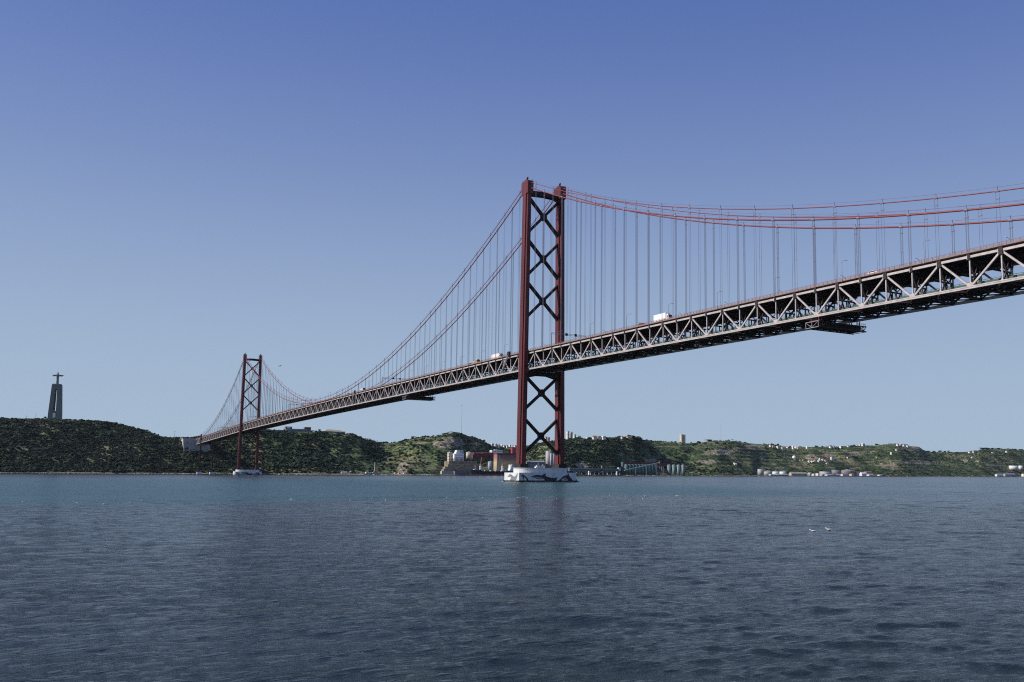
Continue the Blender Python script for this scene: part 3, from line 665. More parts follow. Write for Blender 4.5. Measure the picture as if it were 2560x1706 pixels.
# --- tall brown and cream silo
sm = bpy.data.materials.new('silo_paint_brown_to_cream'); sm.use_nodes = True; nt2 = sm.node_tree; b2 = nt2.nodes['Principled BSDF']; b2.inputs['Roughness'].default_value = .8
tc = nt2.nodes.new('ShaderNodeTexCoord'); sp2 = nt2.nodes.new('ShaderNodeSeparateXYZ'); nt2.links.new(tc.outputs['Object'], sp2.inputs[0])
n2 = nt2.nodes.new('ShaderNodeTexNoise'); n2.inputs['Scale'].default_value = .35; nt2.links.new(tc.outputs['Object'], n2.inputs['Vector'])
ad = nt2.nodes.new('ShaderNodeMath'); ad.operation = 'MULTIPLY_ADD'; ad.inputs[1].default_value = 6; nt2.links.new(n2.outputs[0], ad.inputs[0]); nt2.links.new(sp2.outputs['Z'], ad.inputs[2])
dv = nt2.nodes.new('ShaderNodeMath'); dv.operation = 'DIVIDE'; dv.inputs[1].default_value = 38; nt2.links.new(ad.outputs[0], dv.inputs[0])
rr = nt2.nodes.new('ShaderNodeValToRGB'); e = rr.color_ramp.elements; e[0].position = .15; e[0].color = (.62,.53,.38,1); e[1].position = .95; e[1].color = (.26,.12,.10,1); q = e.new(.6); q.color = (.52,.40,.20,1); q = e.new(.75); q.color = (.34,.20,.15,1)
nt2.links.new(dv.outputs[0], rr.inputs[0]); nt2.links.new(rr.outputs[0], b2.inputs['Base Color'])
D = Dsh(1262)+75; s = mpp(1262, D); x, y = W(1265, D); z0 = Zv(1262, 1178, D); hh = Zv(1262, 1134, D)-z0
t = thing('grain_silo', 'tall ribbed grain silo fading from brown to cream behind the ship', 'silo', (x, y, z0)); BLD.append((x, y, 45))
r = 2.35; nx = 12
for j in range(4):
    for i in range(nx):
        if 0 < i < nx-1 and 0 < j < 3: continue
        MB().lathe(0, 0, [(r*1.03,-3),(r*1.03,hh-2.5)], 18).build('silo_cell', sm, t, smooth=False, loc=((i-(nx-1)/2)*2*r, (j-1.5)*2*r, 0))
for c in t.children:
    for p in c.data.polygons: p.use_smooth = abs(p.normal.z) < .5
MB().box(-nx*r+.5, nx*r-.5, -4*r+.4, 4*r-.4, -2, hh-3).build('core', sm, t)
MB().box(-nx*r, nx*r, -4*r, 4*r, hh-2.5, hh+.2).build('roof_gallery', M['dkred'], t)
drum('steel_silo', 'small silver silo in front of the left edge of the tall silo', 'silo', 1219.5, 1231, 1153, 1178, Dsh(1225)+45, M['tank'])
# --- cargo ship
D = Dsh(1200)-38; s = mpp(1200, D); x, y = W(1180, D); L_ = 104.; t = thing('cargo_ship', 'dark blue cargo ship with red underside moored left of the near pier', 'ship', (x, y, 0))
def hullsec(k, z0, z1, fl):
    xx = k*L_; bw = 8.2*min(1, (.02+k*5.5)**.6) if k < .3 else 8.2*(1 if k < .9 else 1-(k-.9)*3)
    rake = -4.0*max(0, 1-k*12)
    top = z1; return [(xx+rake*fl, -bw*(.62+.38*fl), z0), (xx+rake, -bw, top), (xx+rake, bw, top), (xx+rake*fl, bw*(.62+.38*fl), z0)]
KS = [0,.02,.05,.1,.16,.18,.3,.5,.75,.9,1.]
MB().loft([hullsec(k, 3.0, 12.6 if k < .17 else 9.4, .5) for k in KS]).build('hull', M['navy'], t)
MB().loft([[(p[0], p[1], p[2]) for p in hullsec(k, -1.5, 3.05, .35)] for k in KS]).build('boot_topping', M['boot'], t)
MB().tube([(7,0,12.5),(7,0,22.5)], [.45,.25], 8).build('foremast', M['white'], t); MB().box(4,10,-4,4,12.6,13.6).build('windlass', M['white2'], t)
rl = MB()
for k in range(9): rl.box(-3+k*2.3,-2.9+k*2.3,-6.6,-6.5,12.6,13.7)
rl.bar((-3,-6.55,13.7),(17,-6.55,13.7),.1,.1); rl.build('railing', M['white'], t)
for cx, jib, lab in ((20,(14,1.5),'left'),(72,(15,3.5),'right')):
    c = MB(); c.box(cx-1.9, cx+1.9, -1.9, 1.9, 9.2, 20.5); c.box(cx-2.6,cx+2.6,-2.6,2.6,17.8,18.4); c1 = c.build('crane_pedestal', M['white'], t)
    b = MB(); b.box(cx-1.6,cx+1.6,-1.6,1.6,20.5,24.5); b.bar((cx,0,22.5),(cx+jib[0],0,22.5+jib[1]+3),1.0,1.6); b.bar((cx,0,24.5),(cx+1.6,0,39 if lab == 'left' else 27),.8,.8); b.bar((cx+1.6,0,39 if lab == 'left' else 27),(cx+jib[0],0,25.5+jib[1]),.25,.25); b.bar((cx+jib[0]-.4,0,25+jib[1]),(cx+jib[0]-.4,0,14),.2,.2)
    b.build('jib', M['yellow'], c1)
for k in range(5): MB().box(30+k*12 if k < 3 else 34+k*11.5, 38+k*12 if k < 3 else 42+k*11.5, -5, 5, 9.4, 11.2).build('hatch_cover', M['beige'] if k % 2 else M['slate'], t)
sup = MB(); sup.box(88,100,-7.5,7.5,9.4,16); sup.box(89,99,-7,7,16,22); sup.box(90,96,-8.5,8.5,22,24.5); sp_ = sup.build('superstructure', M['white'], t); MB().box(89.9,90.1,-8,8,22.8,24).build('window', M['glass'], sp_); MB().box(97.5,99.5,-1.5,1.5,22,28).build('funnel', M['redb'], t)
# --- white ship behind the pier
D = Dsh(1345)-20; s = mpp(1345, D); x, y = W(1345, D); t = thing('work_boat', 'white work boat with a red stripe seen above the near pier', 'boat', (x, y, 0)); t.scale = (1, 1, 1.32); L2 = 33*s/.85
MB().loft([[(xx, -bw*.6, -1), (xx-rk, -bw, zt), (xx-rk, bw, zt), (xx, bw*.6, -1)] for xx, bw, zt, rk in ((-L2/2,.3,13.5,2.5),(-L2/2+3,3,13,1.5),(-L2/4,5,12.5,0),(L2/4,5,12.2,0),(L2/2,4,12.4,0))]).build('hull', M['white'], t)
MB().box(-L2*.34, L2*.30, -5.1, 5.1, 10.4, 11.1).build('stripe', M['redb'], t)
sp_ = MB().box(-L2*.2, L2*.22, -3.8, 3.8, 12.3, 15.6); sp_.box(-L2*.12, L2*.1, -3, 3, 15.6, 18); sp_ = sp_.build('superstructure', M['white'], t)
MB().box(-L2*.125, L2*.05, -3.1, 3.1, 16.3, 17.3).build('window', M['glass'], sp_)
MB().tube([(0,0,18),(0,0,26)], [.35,.2], 8).build('mast', M['white'], t)
a = MB(); a.bar((L2*.28,-3,12),(L2*.33,-3,18.5),.5,.5); a.bar((L2*.46,-3,12),(L2*.38,-3,18.5),.5,.5); a.bar((L2*.33,-3,18.5),(L2*.38,-3,18.5),.5,.5); a.bar((L2*.28,3,12),(L2*.33,3,18.5),.5,.5); a.bar((L2*.46,3,12),(L2*.38,3,18.5),.5,.5); a.bar((L2*.35,-3,18.5),(L2*.35,3,18.5),.5,.5); a.build('stern_frame', M['white'], t)
house('warehouse', 'long dark blue warehouse behind the white work boat', 'warehouse', 1314, 1364, 1152.5, 1172, Dsh(1340)+45, 26, M['tankd'], M['slate'], roof_h=.12, wins=0)
drum('steel_silo', 'thick grey silo with a flared cap behind the far leg of the nearer tower', 'silo', 1364, 1379, 1128, 1172, Dsh(1372)+38, M['concg'], 'flat', top=M['tankd'])
drum('steel_silo', 'slim pale silo right next to the thick flared silo', 'silo', 1374.5, 1380.5, 1133.5, 1172, Dsh(1372)+24, M['tank'], 'dome')
drum('steel_silo', 'slim pale silo nearest the far leg of the nearer tower', 'silo', 1381, 1387, 1134.5, 1172, Dsh(1372)+24, M['tank'], 'dome')
# --- jetty with covered conveyor
D = Dsh(1490)-25; x, y = W(1487, D); s = mpp(1487, D); z0 = 0; t = thing('jetty', 'long loading jetty with a covered conveyor right of the near pier', 'jetty', (x, y, 0)); w = 126*s/math.cos(azd(1487)); za = Zv(1487,1178.5,D); zt_ = Zv(1487,1171.5,D)
MB().box(-w/2, w/2, -3, 3, 1.6, 2.6).build('deck', M['tankd'], t)
MB().box(-w/2, w/2, -2.2, 2.2, za, za+1.3).build('conveyor_floor', M['slate'], t); MB().box(-w/2, w/2, -2.2, 2.2, zt_-2.4, zt_).build('conveyor_roof', M['slate'], t)
MB().box(-w/2+.5, w/2-.5, -1.8, 1.8, za+1.3, zt_-2.4).build('conveyor_wall', M['navy'], t)
for k in range(13): xx = -w/2+w*k/12; MB().box(xx-.5, xx+.5, -1.2, 1.2, -2, za).build('pile', M['concg'] if k % 4 == 1 else M['tankd'], t)
MB().box(-w/2-3, -w/2+1, -3, 3, za-.5, zt_+1.5).build('transfer_house', M['white'], t); MB().box(w/2-5, w/2+1, -3, 3, za+1, zt_+2.5).build('transfer_house', M['white2'], t)
xx = (1503-1487)*s/math.cos(azd(1487)); t = thing('ship_loader', 'rusty crane like ship loader on the jetty', 'crane', (x+xx, y-2, 2.6)); b = MB()
for dx in (-3,3): b.bar((dx,0,0),(dx*.5,0,16),.7,.7); b.bar((dx,0,6),(-dx*.8,0,11),.4,.4)
b.box(-2.2,2.2,-2,2,9,12); b.bar((0,0,14),(-9,-2,4),.8,.8); b.build('frame', M['dkred'], t); MB().box(-1.2,1.2,-2.3,-1,16,22).build('cab', M['cream'], t); MB().box(-1.6,1.6,-2.4,-1.9,6,8.5).build('hopper', M['white'], t)
for i, (u0,u1,vt,vb,wm,lab) in enumerate([(1437,1449,1183,1189,'beige','low brown shed at the left end of the jetty'),(1470,1477,1178,1187,'white2','small white hut under the conveyor jetty'),(1539,1545,1179,1188,'white','small white hut at the right end of the conveyor jetty')]):
    house('hut', lab, 'hut', u0, u1, vt, vb, Dsh(u0)+8, 5, M[wm], M['slate'], wins=1, flat=True)
# --- green silo complex
D = Dsh(1630)+62; s = mpp(1630, D); x, y = W(1599, D); z0 = Zv(1600,1190,D); hh = Zv(1600,1161.5,D)-z0; t = thing('green_silo_block', 'dark green ribbed silo block with a dark red roof gallery on the far shore', 'silo', (x, y, z0)); w = 86*s/math.cos(azd(1600))-8; BLD.append((x,y,w*.6))
n = 10; r = w/n/2
for i in range(n):
    for j in range(2):
        o = MB().lathe(0,0,[(r*1.02,-2),(r*1.02,hh)],18).build('silo_cell', M['green'], t, loc=(-w/2+r+2*r*i, (j-.5)*2*r, 0))
        for p in o.data.polygons: p.use_smooth = abs(p.normal.z) < .5
gw = (1712-1556)*s/math.cos(azd(1630)); MB().box(-w/2-1, -w/2+gw*.92, -3.5, 3.5, hh-.2, hh+5.2).build('roof_gallery', M['dkred'], t)
MB().box(-w/2-5, -w/2+.4, -4, 4, -2, hh+5.8).build('elevator_tower', M['green'], t)
x2 = -w/2+gw*.92
for i in range(5): MB().box(w/2+4+i*5.5, w/2+4.5+i*5.5, -2, 2, -1, hh).build('support_column', M['tankd'], t)
for i, (a, c) in enumerate(((1667.5,1678),(1679.5,1689.5),(1691.5,1701.2),(1703,1712.2))):
    drum('green_silo', f'pale green domed silo, {nth(i)} from the left in the row of four', 'silo', a, c, 1161.5, 1190, Dsh(1690)+22, M['greenl'], 'dome', 'row of pale green domed silos')
D1 = Dsh(1561)+10; D2 = Dsh(1651)+40; p1 = Vector((*W(1561,D1), Zv(1561,1176.5,D1))); p2 = Vector((*W(1651,D2), Zv(1651,1156.5,D2))); t = thing('conveyor', 'long inclined conveyor rising across the dark green silo block', 'conveyor', p1)
MB().bar((0,0,0), p2-p1, 2.2, 1.9).build('gallery', M['tank'], t); MB().box(*[v for k in range(2) for v in ((p2-p1)[k]-3,(p2-p1)[k]+3)], (p2-p1).z-3.5, (p2-p1).z+3).build('head_house', M['dkred'], t)
for k in (.3,.6,.9): q = (p2-p1)*k; MB().bar((q.x,q.y,-p1.z), (q.x,q.y,q.z), .8, .8).build('trestle', M['tankd'], t)
# --- water tower / concrete silo pair and apartment towers on the skyline
D = Drd(1706)+15; x, y = W(up_(1706,1097),D); s = mpp(1706,D); z0 = Zv(1706,1108,D); hh = Zv(1706,1086.5,D)-z0; t = thing('skyline_tower', 'lone beige grooved twin tower on the skyline above the green silos', 'tower', (x,y,z0)); BLD.append((x,y,14))
for k in (-1,1): MB().box(k*4.4-3.9+.0, k*4.4+3.9, -5, 5, -3, hh-(0 if k<0 else 1)).build('shaft', M['cream'], t)
MB().box(-.5,.5,-4.2,4.2,-3,hh-2).build('core', M['tankd'], t); MB().box(-8.6,-.4,-5.3,5.3,hh-4,hh-3.2).build('cornice', M['beige'], t)
for i, (u0,u1,vt,vb,wm,rows,lab) in enumerate([(1414.5,1423,1079,1098,'white2',6,'tallest pale apartment tower on the skyline right of the nearer tower'),(1423.5,1431,1081,1098,'cream',5,'beige apartment tower touching the tallest one on the skyline'),(1433,1440,1087,1098,'white',3,'smaller white apartment block right of the beige apartment tower'),(1441,1452,1091,1099,'white2',2,'low white block at the right end of the skyline apartments'),(1360,1367,1092.5,1104,'cream',3,'beige apartment block seen between the legs of the nearer tower'),(1368,1374,1094,1104,'dkred',3,'brown apartment block seen between the legs of the nearer tower')]):
    house('apartment_block', lab, 'apartment block', u0, u1, vt, vb, Drd((u0+u1)/2)+(30 if i < 4 else 10), 9, M[wm], M['slate'], 'apartment blocks on the skyline', wins=3, rows=rows, flat=True, sink=8)
def hill_D(u, v):                                           # where the sight line through (u, v) meets the hillside
    a = azd(u); d0 = Dsh(u); d1 = Drd(u)+5
    for D in np.arange(d0, d1, 4.):
        x, y = CAM.x+D*math.sin(a), CAM.y+D*math.cos(a)
        if height(x, y) >= Zv(u, v, D): return float(D)
    return float(d1)
def row(name, cat, where, group, items, D_of, wm_cycle, rm_cycle, **kw):
    for i, (u0,u1,vt,vb) in enumerate(items):
        wm, rm = wm_cycle[i % len(wm_cycle)], rm_cycle[i % len(rm_cycle)]
        cw = {'white':'white','white2':'off white','cream':'cream','tank':'grey','beige':'beige'}[wm]; cr = {'tile':'tiled','slate':'grey roofed','white':'white roofed','beige':'beige roofed'}[rm]
        house(name, f"{cw} {cr} house {where}, {nth(i)} from left", cat, u0, u1, vt, vb, D_of((u0+u1)/2, i) if D_of else hill_D((u0+u1)/2, vb+.3)-6, 8, M[wm], M[rm], group, wins=2 if u1-u0 > 5 else 1, sink=6, flat=(rm in ('white',)), **kw)
row('house','house','on the skyline left of the nearer tower','houses on the skyline left of the nearer tower',[(1226,1234,1109.5,1114),(1235,1243,1109,1115.5),(1244,1248,1110,1116),(1251,1255,1112.5,1116.5),(1257,1262,1112.8,1117),(1264,1269,1113,1117),(1271,1276,1113,1117.5),(1278,1282,1112,1118),(1284,1288,1112.5,1118)], None, ['white','white2','white'], ['white','slate','tile'])
row('house','house','on the wooded skyline above the jetty','houses on the wooded skyline right of the nearer tower',[(1463,1470,1095,1099),(1480,1492,1089.5,1098),(1492.5,1503,1090,1097),(1503.5,1514,1091,1098),(1551,1558,1090.5,1096),(1565,1580,1091,1094.5)], None, ['white','white2','cream'], ['white','tile','tile'])
row('house','house','on the skyline above the white dome','houses along the skyline above the white dome',[(1922,1927,1112,1117),(1928,1936,1113.5,1118),(1940,1946,1116,1120),(1952,1964,1117,1122),(1965,1969,1116,1119.5),(1979,1985,1116,1122),(1986,1990,1115.5,1120.5),(1991,1996,1117,1122),(2014,2020,1117,1121)], None, ['white','white2','white','cream'], ['slate','tile','white'])
row('house','house','on the grassy skyline above the village','houses along the skyline above the village',[(2072,2079,1113,1119),(2080,2087,1114,1118.5),(2098,2104,1115.5,1119),(2117,2123,1113.5,1117),(2146,2152,1110.5,1115),(2153,2162,1109.5,1115)], None, ['white','white2'], ['tile','slate','white'])
row('house','house','on top of the pale cliff at right','houses on top of the pale cliff',[(2240,2246,1109,1114),(2248,2254,1110,1114.5),(2256,2264,1110.5,1116),(2265,2272,1113,1117)], None, ['white','white2'], ['tile','slate'])
row('house','house','on the far right wooded skyline','houses on the far right skyline',[(2420,2428,1128,1132),(2431,2443,1126,1131.5),(2478,2486,1130,1133),(2513,2519,1127,1131)], None, ['white','cream','white2'], ['tile','slate'])
row('house','house','in the village below pale cliffs','houses of the village below the cliffs',[(1996,2003,1148,1154),(2004,2012,1148.5,1153),(2019,2024,1151.5,1157),(2026,2031,1153,1157),(2031,2036,1151.5,1156),(2034,2042,1149,1154),(2043,2049,1150.5,1156),(2046,2053,1147.5,1152.5),(2053,2062,1146.5,1153),(2060,2069,1149.5,1155),(2063,2072,1157,1161),(2075,2085,1143.5,1152.5),(2087,2092,1150,1153),(2107,2114,1143,1146.5),(2116,2119,1142.5,1146)], lambda u,i: hill_D(u, [1154,1153,1157,1157,1156,1154,1156,1152,1153,1155,1161,1151,1153,1146,1146][i]-1), ['white','cream','white','white2'], ['tile','tile','slate','white'])
row('house','house','scattered on the hillside right of the village','scattered hillside houses at right',[(2188,2193,1143,1146),(2225,2230,1132,1137),(2237,2243,1123,1127),(2225,2229,1134,1138),(2427,2437,1142,1146),(1833,1837,1158,1163),(1837.5,1841,1158.5,1163)], lambda u,i: hill_D(u, [1146,1137,1127,1138,1146,1163,1163][i]-1), ['white','white2'], ['slate','white'])
D = hill_D(1986, 1148); s = mpp(1986, D); r = 4.9*s; x, y = W(1986, D); z0 = Zv(1986,1148.5,D); t = thing('radome', 'round white dome on the hillside left of the village', 'dome', (x,y,z0)); BLD.append((x,y,r+8))
MB().lathe(0,0,[(r*math.cos(a), r*.85+r*math.sin(a)) for a in np.linspace(-.9,1.52,12)],26).build('shell', M['white'], t, smooth=True); MB().lathe(0,0,[(r*.8,-3),(r*.8,r*.15)],20).build('base', M['white2'], t)
# --- tank farm on the right shore
TK = [(1894,1909.5,1173,1188,'tank','flat','tall narrow grey tank at the left end of the tank row'),(1908.5,1929.5,1176.8,1188,'tank','cone','widest pale grey tank in the tank row at the waterfront'),(1931,1948,1176.8,1188,'conc','cone','pale tank in the middle of the waterfront tank row'),(1948.8,1966,1176.8,1188,'conc','cone','rightmost of the four pale tanks by the waterfront'),(2049,2079,1178.8,1189,'tank','flat','low grey tank left of the two large dark tanks'),(2079,2103,1174.8,1188,'tankd','flat','dark tank beside the largest cone roofed tank'),(2101,2134,1173.8,1187,'tankd','cone','largest dark tank with a pale conical roof by the shore')]
for i, (a,c,vt,vb,m,cap,lab) in enumerate(TK): drum('storage_tank', lab, 'tank', a, c, vt, vb, Dsh((a+c)/2)+(70 if i < 4 else 95), M[m], cap, 'storage tanks on the right shore', top=M['tank'])
for a,c,lab in ((2523,2545,'larger white tank on the slope at the right edge'),(2546.5,2557,'smaller white tank on the slope at the right edge')): drum('storage_tank', lab, 'tank', a, c, 1164.5, 1173.5, hill_D(a, 1172), M['conc'], 'flat')
SHEDS = [(1920,1936,1185,1190,'white','slate'),(1937,1970,1185.5,1190,'tank','slate'),(1973,2018,1181,1190,'cream','beige'),(2019,2027,1182,1190,'tank','slate'),(2029,2037,1184.5,1190,'white2','slate'),(2039,2047,1183,1190,'white','slate'),(2049,2061,1186,1190.5,'white2','slate'),(2062,2080,1185.5,1190.5,'white','slate'),(2086,2101,1185,1190.5,'white','slate'),(2101,2122,1184,1190.5,'white2','tile'),(2123,2135,1183.5,1190.5,'cream','tile'),(2136,2148,1180,1190.5,'white2','tile'),(2149,2166,1181,1190.8,'white','white'),(2167,2184,1185,1190.8,'white','slate'),(2193,2206,1186.5,1191,'white2','slate'),(2160,2180,1179,1184,'beige','tile'),(2488,2507,1184.5,1191,'white','slate'),(2509,2538,1184,1191,'tank','slate'),(2527,2537,1186,1192,'white','slate'),(2554,2566,1183,1191,'white','tile')]
for i, (a,c,vt,vb,wm,rm) in enumerate(SHEDS):
    cw = {'white':'white','white2':'off white','cream':'cream','tank':'grey','beige':'beige'}[wm]; cr = {'tile':'red roofed','slate':'grey roofed','white':'white gabled','beige':'pale roofed'}[rm]
    if i == 2: lab = 'long cream shed with pale roof between the two tank groups'
    elif i < 16: lab = f"{cw} {cr} waterfront shed beside the tanks, {nth(i if i < 15 else 15)} in the shore row"
    else: lab = f"{cw} {cr} waterfront shed near the right edge, {nth(i-16)} from the left there"
    house('waterfront_shed', lab, 'shed', a, c, vt, vb, Dsh((a+c)/2)+(22 if i != 15 else 120)+(i%3)*7, 12, M[wm], M[rm], 'sheds along the right waterfront', wins=3 if c-a > 10 else 2)
wq = MB(); x, y = W(2060, Dsh(2060)+3)
for u in np.arange(1915, 2212, 6.): p = W(u, Dsh(u)+1.5); q = W(u+6, Dsh(u+6)+1.5); wq.bar((p[0]-x,p[1]-y,.3),(q[0]-x,q[1]-y,.3), 3, 4.2)
t = thing('quay_wall','dark quay wall along the waterfront below the tanks','wall',(x,y,0)); wq.build('wall', M['tankd'], t)
for a, c, v, lab in ((2440,2486,1153,'upper pale wall along the road on the right hillside'),(2495,2562,1156,'lower pale wall along the road at the right edge')):
    b = MB(); D0 = hill_D((a+c)/2, v); x, y = W((a+c)/2, D0); zz = Zv((a+c)/2, v+1, D0); P_ = [(*W(u, hill_D(u, v)-2), ) for u in np.linspace(a, c, 6)]
    for p, q in zip(P_, P_[1:]): b.bar((p[0]-x,p[1]-y,-.5),(q[0]-x,q[1]-y,-.5), 1, 5)
    t = thing('road_wall', lab, 'wall', (x,y,zz)); b.build('wall', M['white2'], t)
# --- masts
for u, vt, vb, D, lab in ((65,1040,1048,2300,'thin mast on the hilltop left of the statue'),(88.5,1035,1048,2320,'taller thin mast on the hilltop just left of the statue'),(435.5,1078,1097,2150,'tall lamp mast behind the hill left of the white anchor block'),(1153,1014,1088,2600,'very tall thin mast rising far behind the quarry hill'),(1802,1061,1105,3400,'thin tall mast on the skyline right of the lone twin tower'),(2500.5,1151,1172,4050,'tall pale lamp mast near the shore at the right edge'),(2401,1135,1143,4300,'left pale lamp mast on the right hillside'),(2387,1137,1144,4300,'faint lamp mast left of the others on the right hillside'),(1961,1130,1138,3200,'small pale mast on the hillside above the four tanks')):
    x, y = W(up_(u, vb), D); z0 = Zv(u, vb, D); hh = Zv(u, vt, D)-z0; t = thing('mast', lab, 'mast', (x,y,z0), 0, 'masts on the far bank'); MB().tube([(0,0,-3),(0,0,hh)],[.35,.22],6).build('pole', M['galv'], t); MB().box(-1.6,1.6,-.4,.4,hh-.6,hh).build('head', M['galv'], t)
# --- gulls
def gull(label, loc, rz, fly):
    t = thing('gull', label, 'bird', loc, rz)
    b = MB(); b.loft([[(x, r*math.cos(a), z+r*.85*math.sin(a)) for a in np.linspace(0, 2*math.pi, 10, endpoint=False)] for x, r, z in ((-.26,.01,.07),(-.2,.05,.07),(-.08,.085,.06),(.06,.085,.07),(.13,.055,.12),(.17,.05,.17),(.21,.048,.19),(.25,.02,.185),(.30,.006,.175))])
    if fly:
        for s in (-1,1): b.loft([[(x0,s*yy,zz),(x0+c,s*yy,zz),(x0+c,s*yy,zz+.015),(x0,s*yy,zz+.02)] for x0, c, yy, zz in ((-.07,.16,.05,.08),(-.02,.14,.25,.16),(-.06,.10,.45,.15),(-.16,.03,.66,.10))])
    else:
        for s in (-1,1): b.loft([[(x0,s*yy,zz),(x0+.02,s*yy,zz+h2),(x0+.02,s*(yy-.03),zz+h2)] for x0, yy, zz, h2 in ((.08,.085,.06,.04),(-.08,.095,.06,.06),(-.25,.05,.08,.04),(-.34,.01,.10,.01))])
    b.build('body', M['feather'], t, smooth=True); t.scale = (1.25,)*3
gull('white gull floating on the water, the left of two', (*W(2029,90), -.03), 2.6, False); gull('white gull floating on the water, the right of two', (*W(2068.5,93), -.03), 2.4, False)
gull('small gull flying above the main span right of the far tower', (*W(688,155), Zv(688,916,155)), .4, True)

def pine(u, vt, D, kind, label, group, wpx=None):
    x, y = W(up_(u, vt), D); z0 = height(x, y); zt = Zv(u, vt, D); h = max(4.5, min(14, zt-z0)); z0 = zt-h; r = (wpx*mpp(u, D)/2) if wpx else h*.42
    t = thing({'umbrella':'umbrella_pine','bush':'bushy_tree'}[kind], label, 'tree', (x, y, z0), 0, group)
    tr = MB(); hc = h*(.62 if kind == 'umbrella' else .3); bend = random.uniform(-.06,.06)*h
    tr.tube([(0,0,-1.5),(bend*.4,0,hc*.5),(bend,0,hc)], [.3,.24,.18], 7)
    for k in range(4): a = k*1.57+random.random(); tr.tube([(bend*.9,0,hc*.9),(bend+r*.55*math.cos(a), r*.55*math.sin(a), hc+h*.16)], [.13,.06], 5)
    tr.build('trunk', M['trunk'], t)
    c = MB(); n = 16
    for k in range(n):
        a = random.uniform(0, 6.28); q = math.sqrt(random.random())*r*.82
        if kind == 'umbrella': zc = h*.83-(q/r)**2*h*.12+random.uniform(-.05,.05)*h; c.blob((bend+q*math.cos(a), q*math.sin(a), zc), r*random.uniform(.22,.36), h*random.uniform(.08,.14), .3)
        else: zc = h*random.uniform(.3,.82); f = math.sqrt(max(.1, 1-((zc/h-.5)/.5)**2)); c.blob((bend+q*f*math.cos(a), q*f*math.sin(a), zc), r*random.uniform(.3,.45), h*random.uniform(.12,.2), .3)
    c.build('crown', LEAF, t); BLD.append((x, y, r))
LEAF = bpy.data.materials.new('leaves'); LEAF.use_nodes = True; nt = LEAF.node_tree; N = nt.nodes; L = nt.links; b = N['Principled BSDF']; b.inputs['Roughness'].default_value = .8; b.inputs['Specular IOR Level'].default_value = .15
g = N.new('ShaderNodeNewGeometry'); a1 = N.new('ShaderNodeAttribute'); a1.attribute_name = 'tint'
tn = ramp(a1.outputs['Fac'], [(0,(.012,.022,.015)),(.40,(.023,.042,.024)),(.7,(.046,.070,.036)),(1,(.088,.105,.054))])
n_ = nz(.6, 3); nr = ramp(n_.outputs[0], [(.3,(.6,.6,.6)),(.7,(1.35,1.35,1.35))])
mm_ = N.new('ShaderNodeMix'); mm_.data_type = 'RGBA'; mm_.blend_type = 'MULTIPLY'; mm_.inputs[0].default_value = 1; L.new(tn, mm_.inputs[6]); L.new(nr, mm_.inputs[7]); L.new(mm_.outputs[2], b.inputs['Base Color'])
def trees(kind, items, where, group, D_of=lambda u: Drd(u)-3):
    for i, it in enumerate(items): pine(it[0], it[1], D_of(it[0]), kind, f"{'umbrella pine' if kind == 'umbrella' else 'bushy tree'} {where}, {nth(i)} from the left", group, it[2] if len(it) > 2 else None)
trees('umbrella', [(872,1086,9),(882,1089,9),(891,1091,15),(904,1095,12),(914,1096,12),(923,1097,12),(932,1100,10),(940,1102,11),(948,1105,8),(956,1106,8)], 'on the ridge right of the low hilltop building', 'umbrella pines along the ridge')
trees('umbrella', [(1033,1091,14),(1047,1095,9),(1084,1088,7),(1098,1087,10),(1108,1083,10),(1113,1082,9),(1120,1080,12),(1128,1079,11),(1136,1080,11),(1144,1081,12),(1153,1083,10),(1162,1087,9),(1172,1091,8),(1182,1092,9),(1190,1096,8)], 'on top of the quarry hill', 'pines on the quarry hill')
trees('bush', [(303,1060,5),(312,1063,9),(326,1066,5),(333,1066,8),(345,1069,8),(358,1073,7),(368,1074,7),(386,1082,6),(395,1085,6),(412,1091,9),(425,1092,10),(437,1092,9),(448,1092,10),(456,1093,9),(470,1092,9),(480,1093,8)], 'on the falling ridge left of the anchor block', 'trees on the ridge left of the anchor block')
trees('umbrella', [(112,1041,9)], 'standing alone beside the statue pedestal', 'tree beside the statue', lambda u: 2380)
trees('bush', [(4,1042,6),(10,1043,6),(40,1044,6),(170,1047,9),(200,1049,8),(240,1051,7)], 'along the flat hilltop around the statue', 'hilltop trees around the statue')
trees('bush', [(660,1077,8),(672,1076,9),(684,1077,8),(697,1074,7),(780,1076,9),(788,1076,9),(798,1073,8),(708,1077,8),(868,1084,8)], 'around the hilltop buildings', 'trees around the hilltop buildings')
trees('umbrella', [(1345,1108,9),(1352,1110,8),(1390,1096,8),(1440,1093,8),(1452,1094,9),(1475,1093,8),(1522,1093,10),(1532,1094,9),(1628,1101,6),(1640,1103,8),(1650,1102,9),(1655,1103,7),(1688,1103,7),(1746,1103,9),(1766,1099,12),(1776,1099,10),(1790,1101,9),(1800,1100,10),(1830,1099,8),(1840,1102,9)], 'on the skyline between nearer tower and right hills', 'skyline trees right of the nearer tower')
trees('bush', [(1975,1115,7),(2000,1116,8),(2060,1117,6),(2192,1109,12),(2211,1111,8),(2226,1109,14),(2237,1109,10),(2258,1110,6),(2318,1127,9),(2334,1127,8),(2350,1126,10),(2362,1127,8),(2371,1127,7),(2393,1130,9),(2455,1119,14),(2468,1119,14),(2482,1120,13),(2496,1120,12),(2515,1122,14),(2535,1122,12),(2552,1123,12)], 'on the right hand skyline', 'trees on the right skyline')

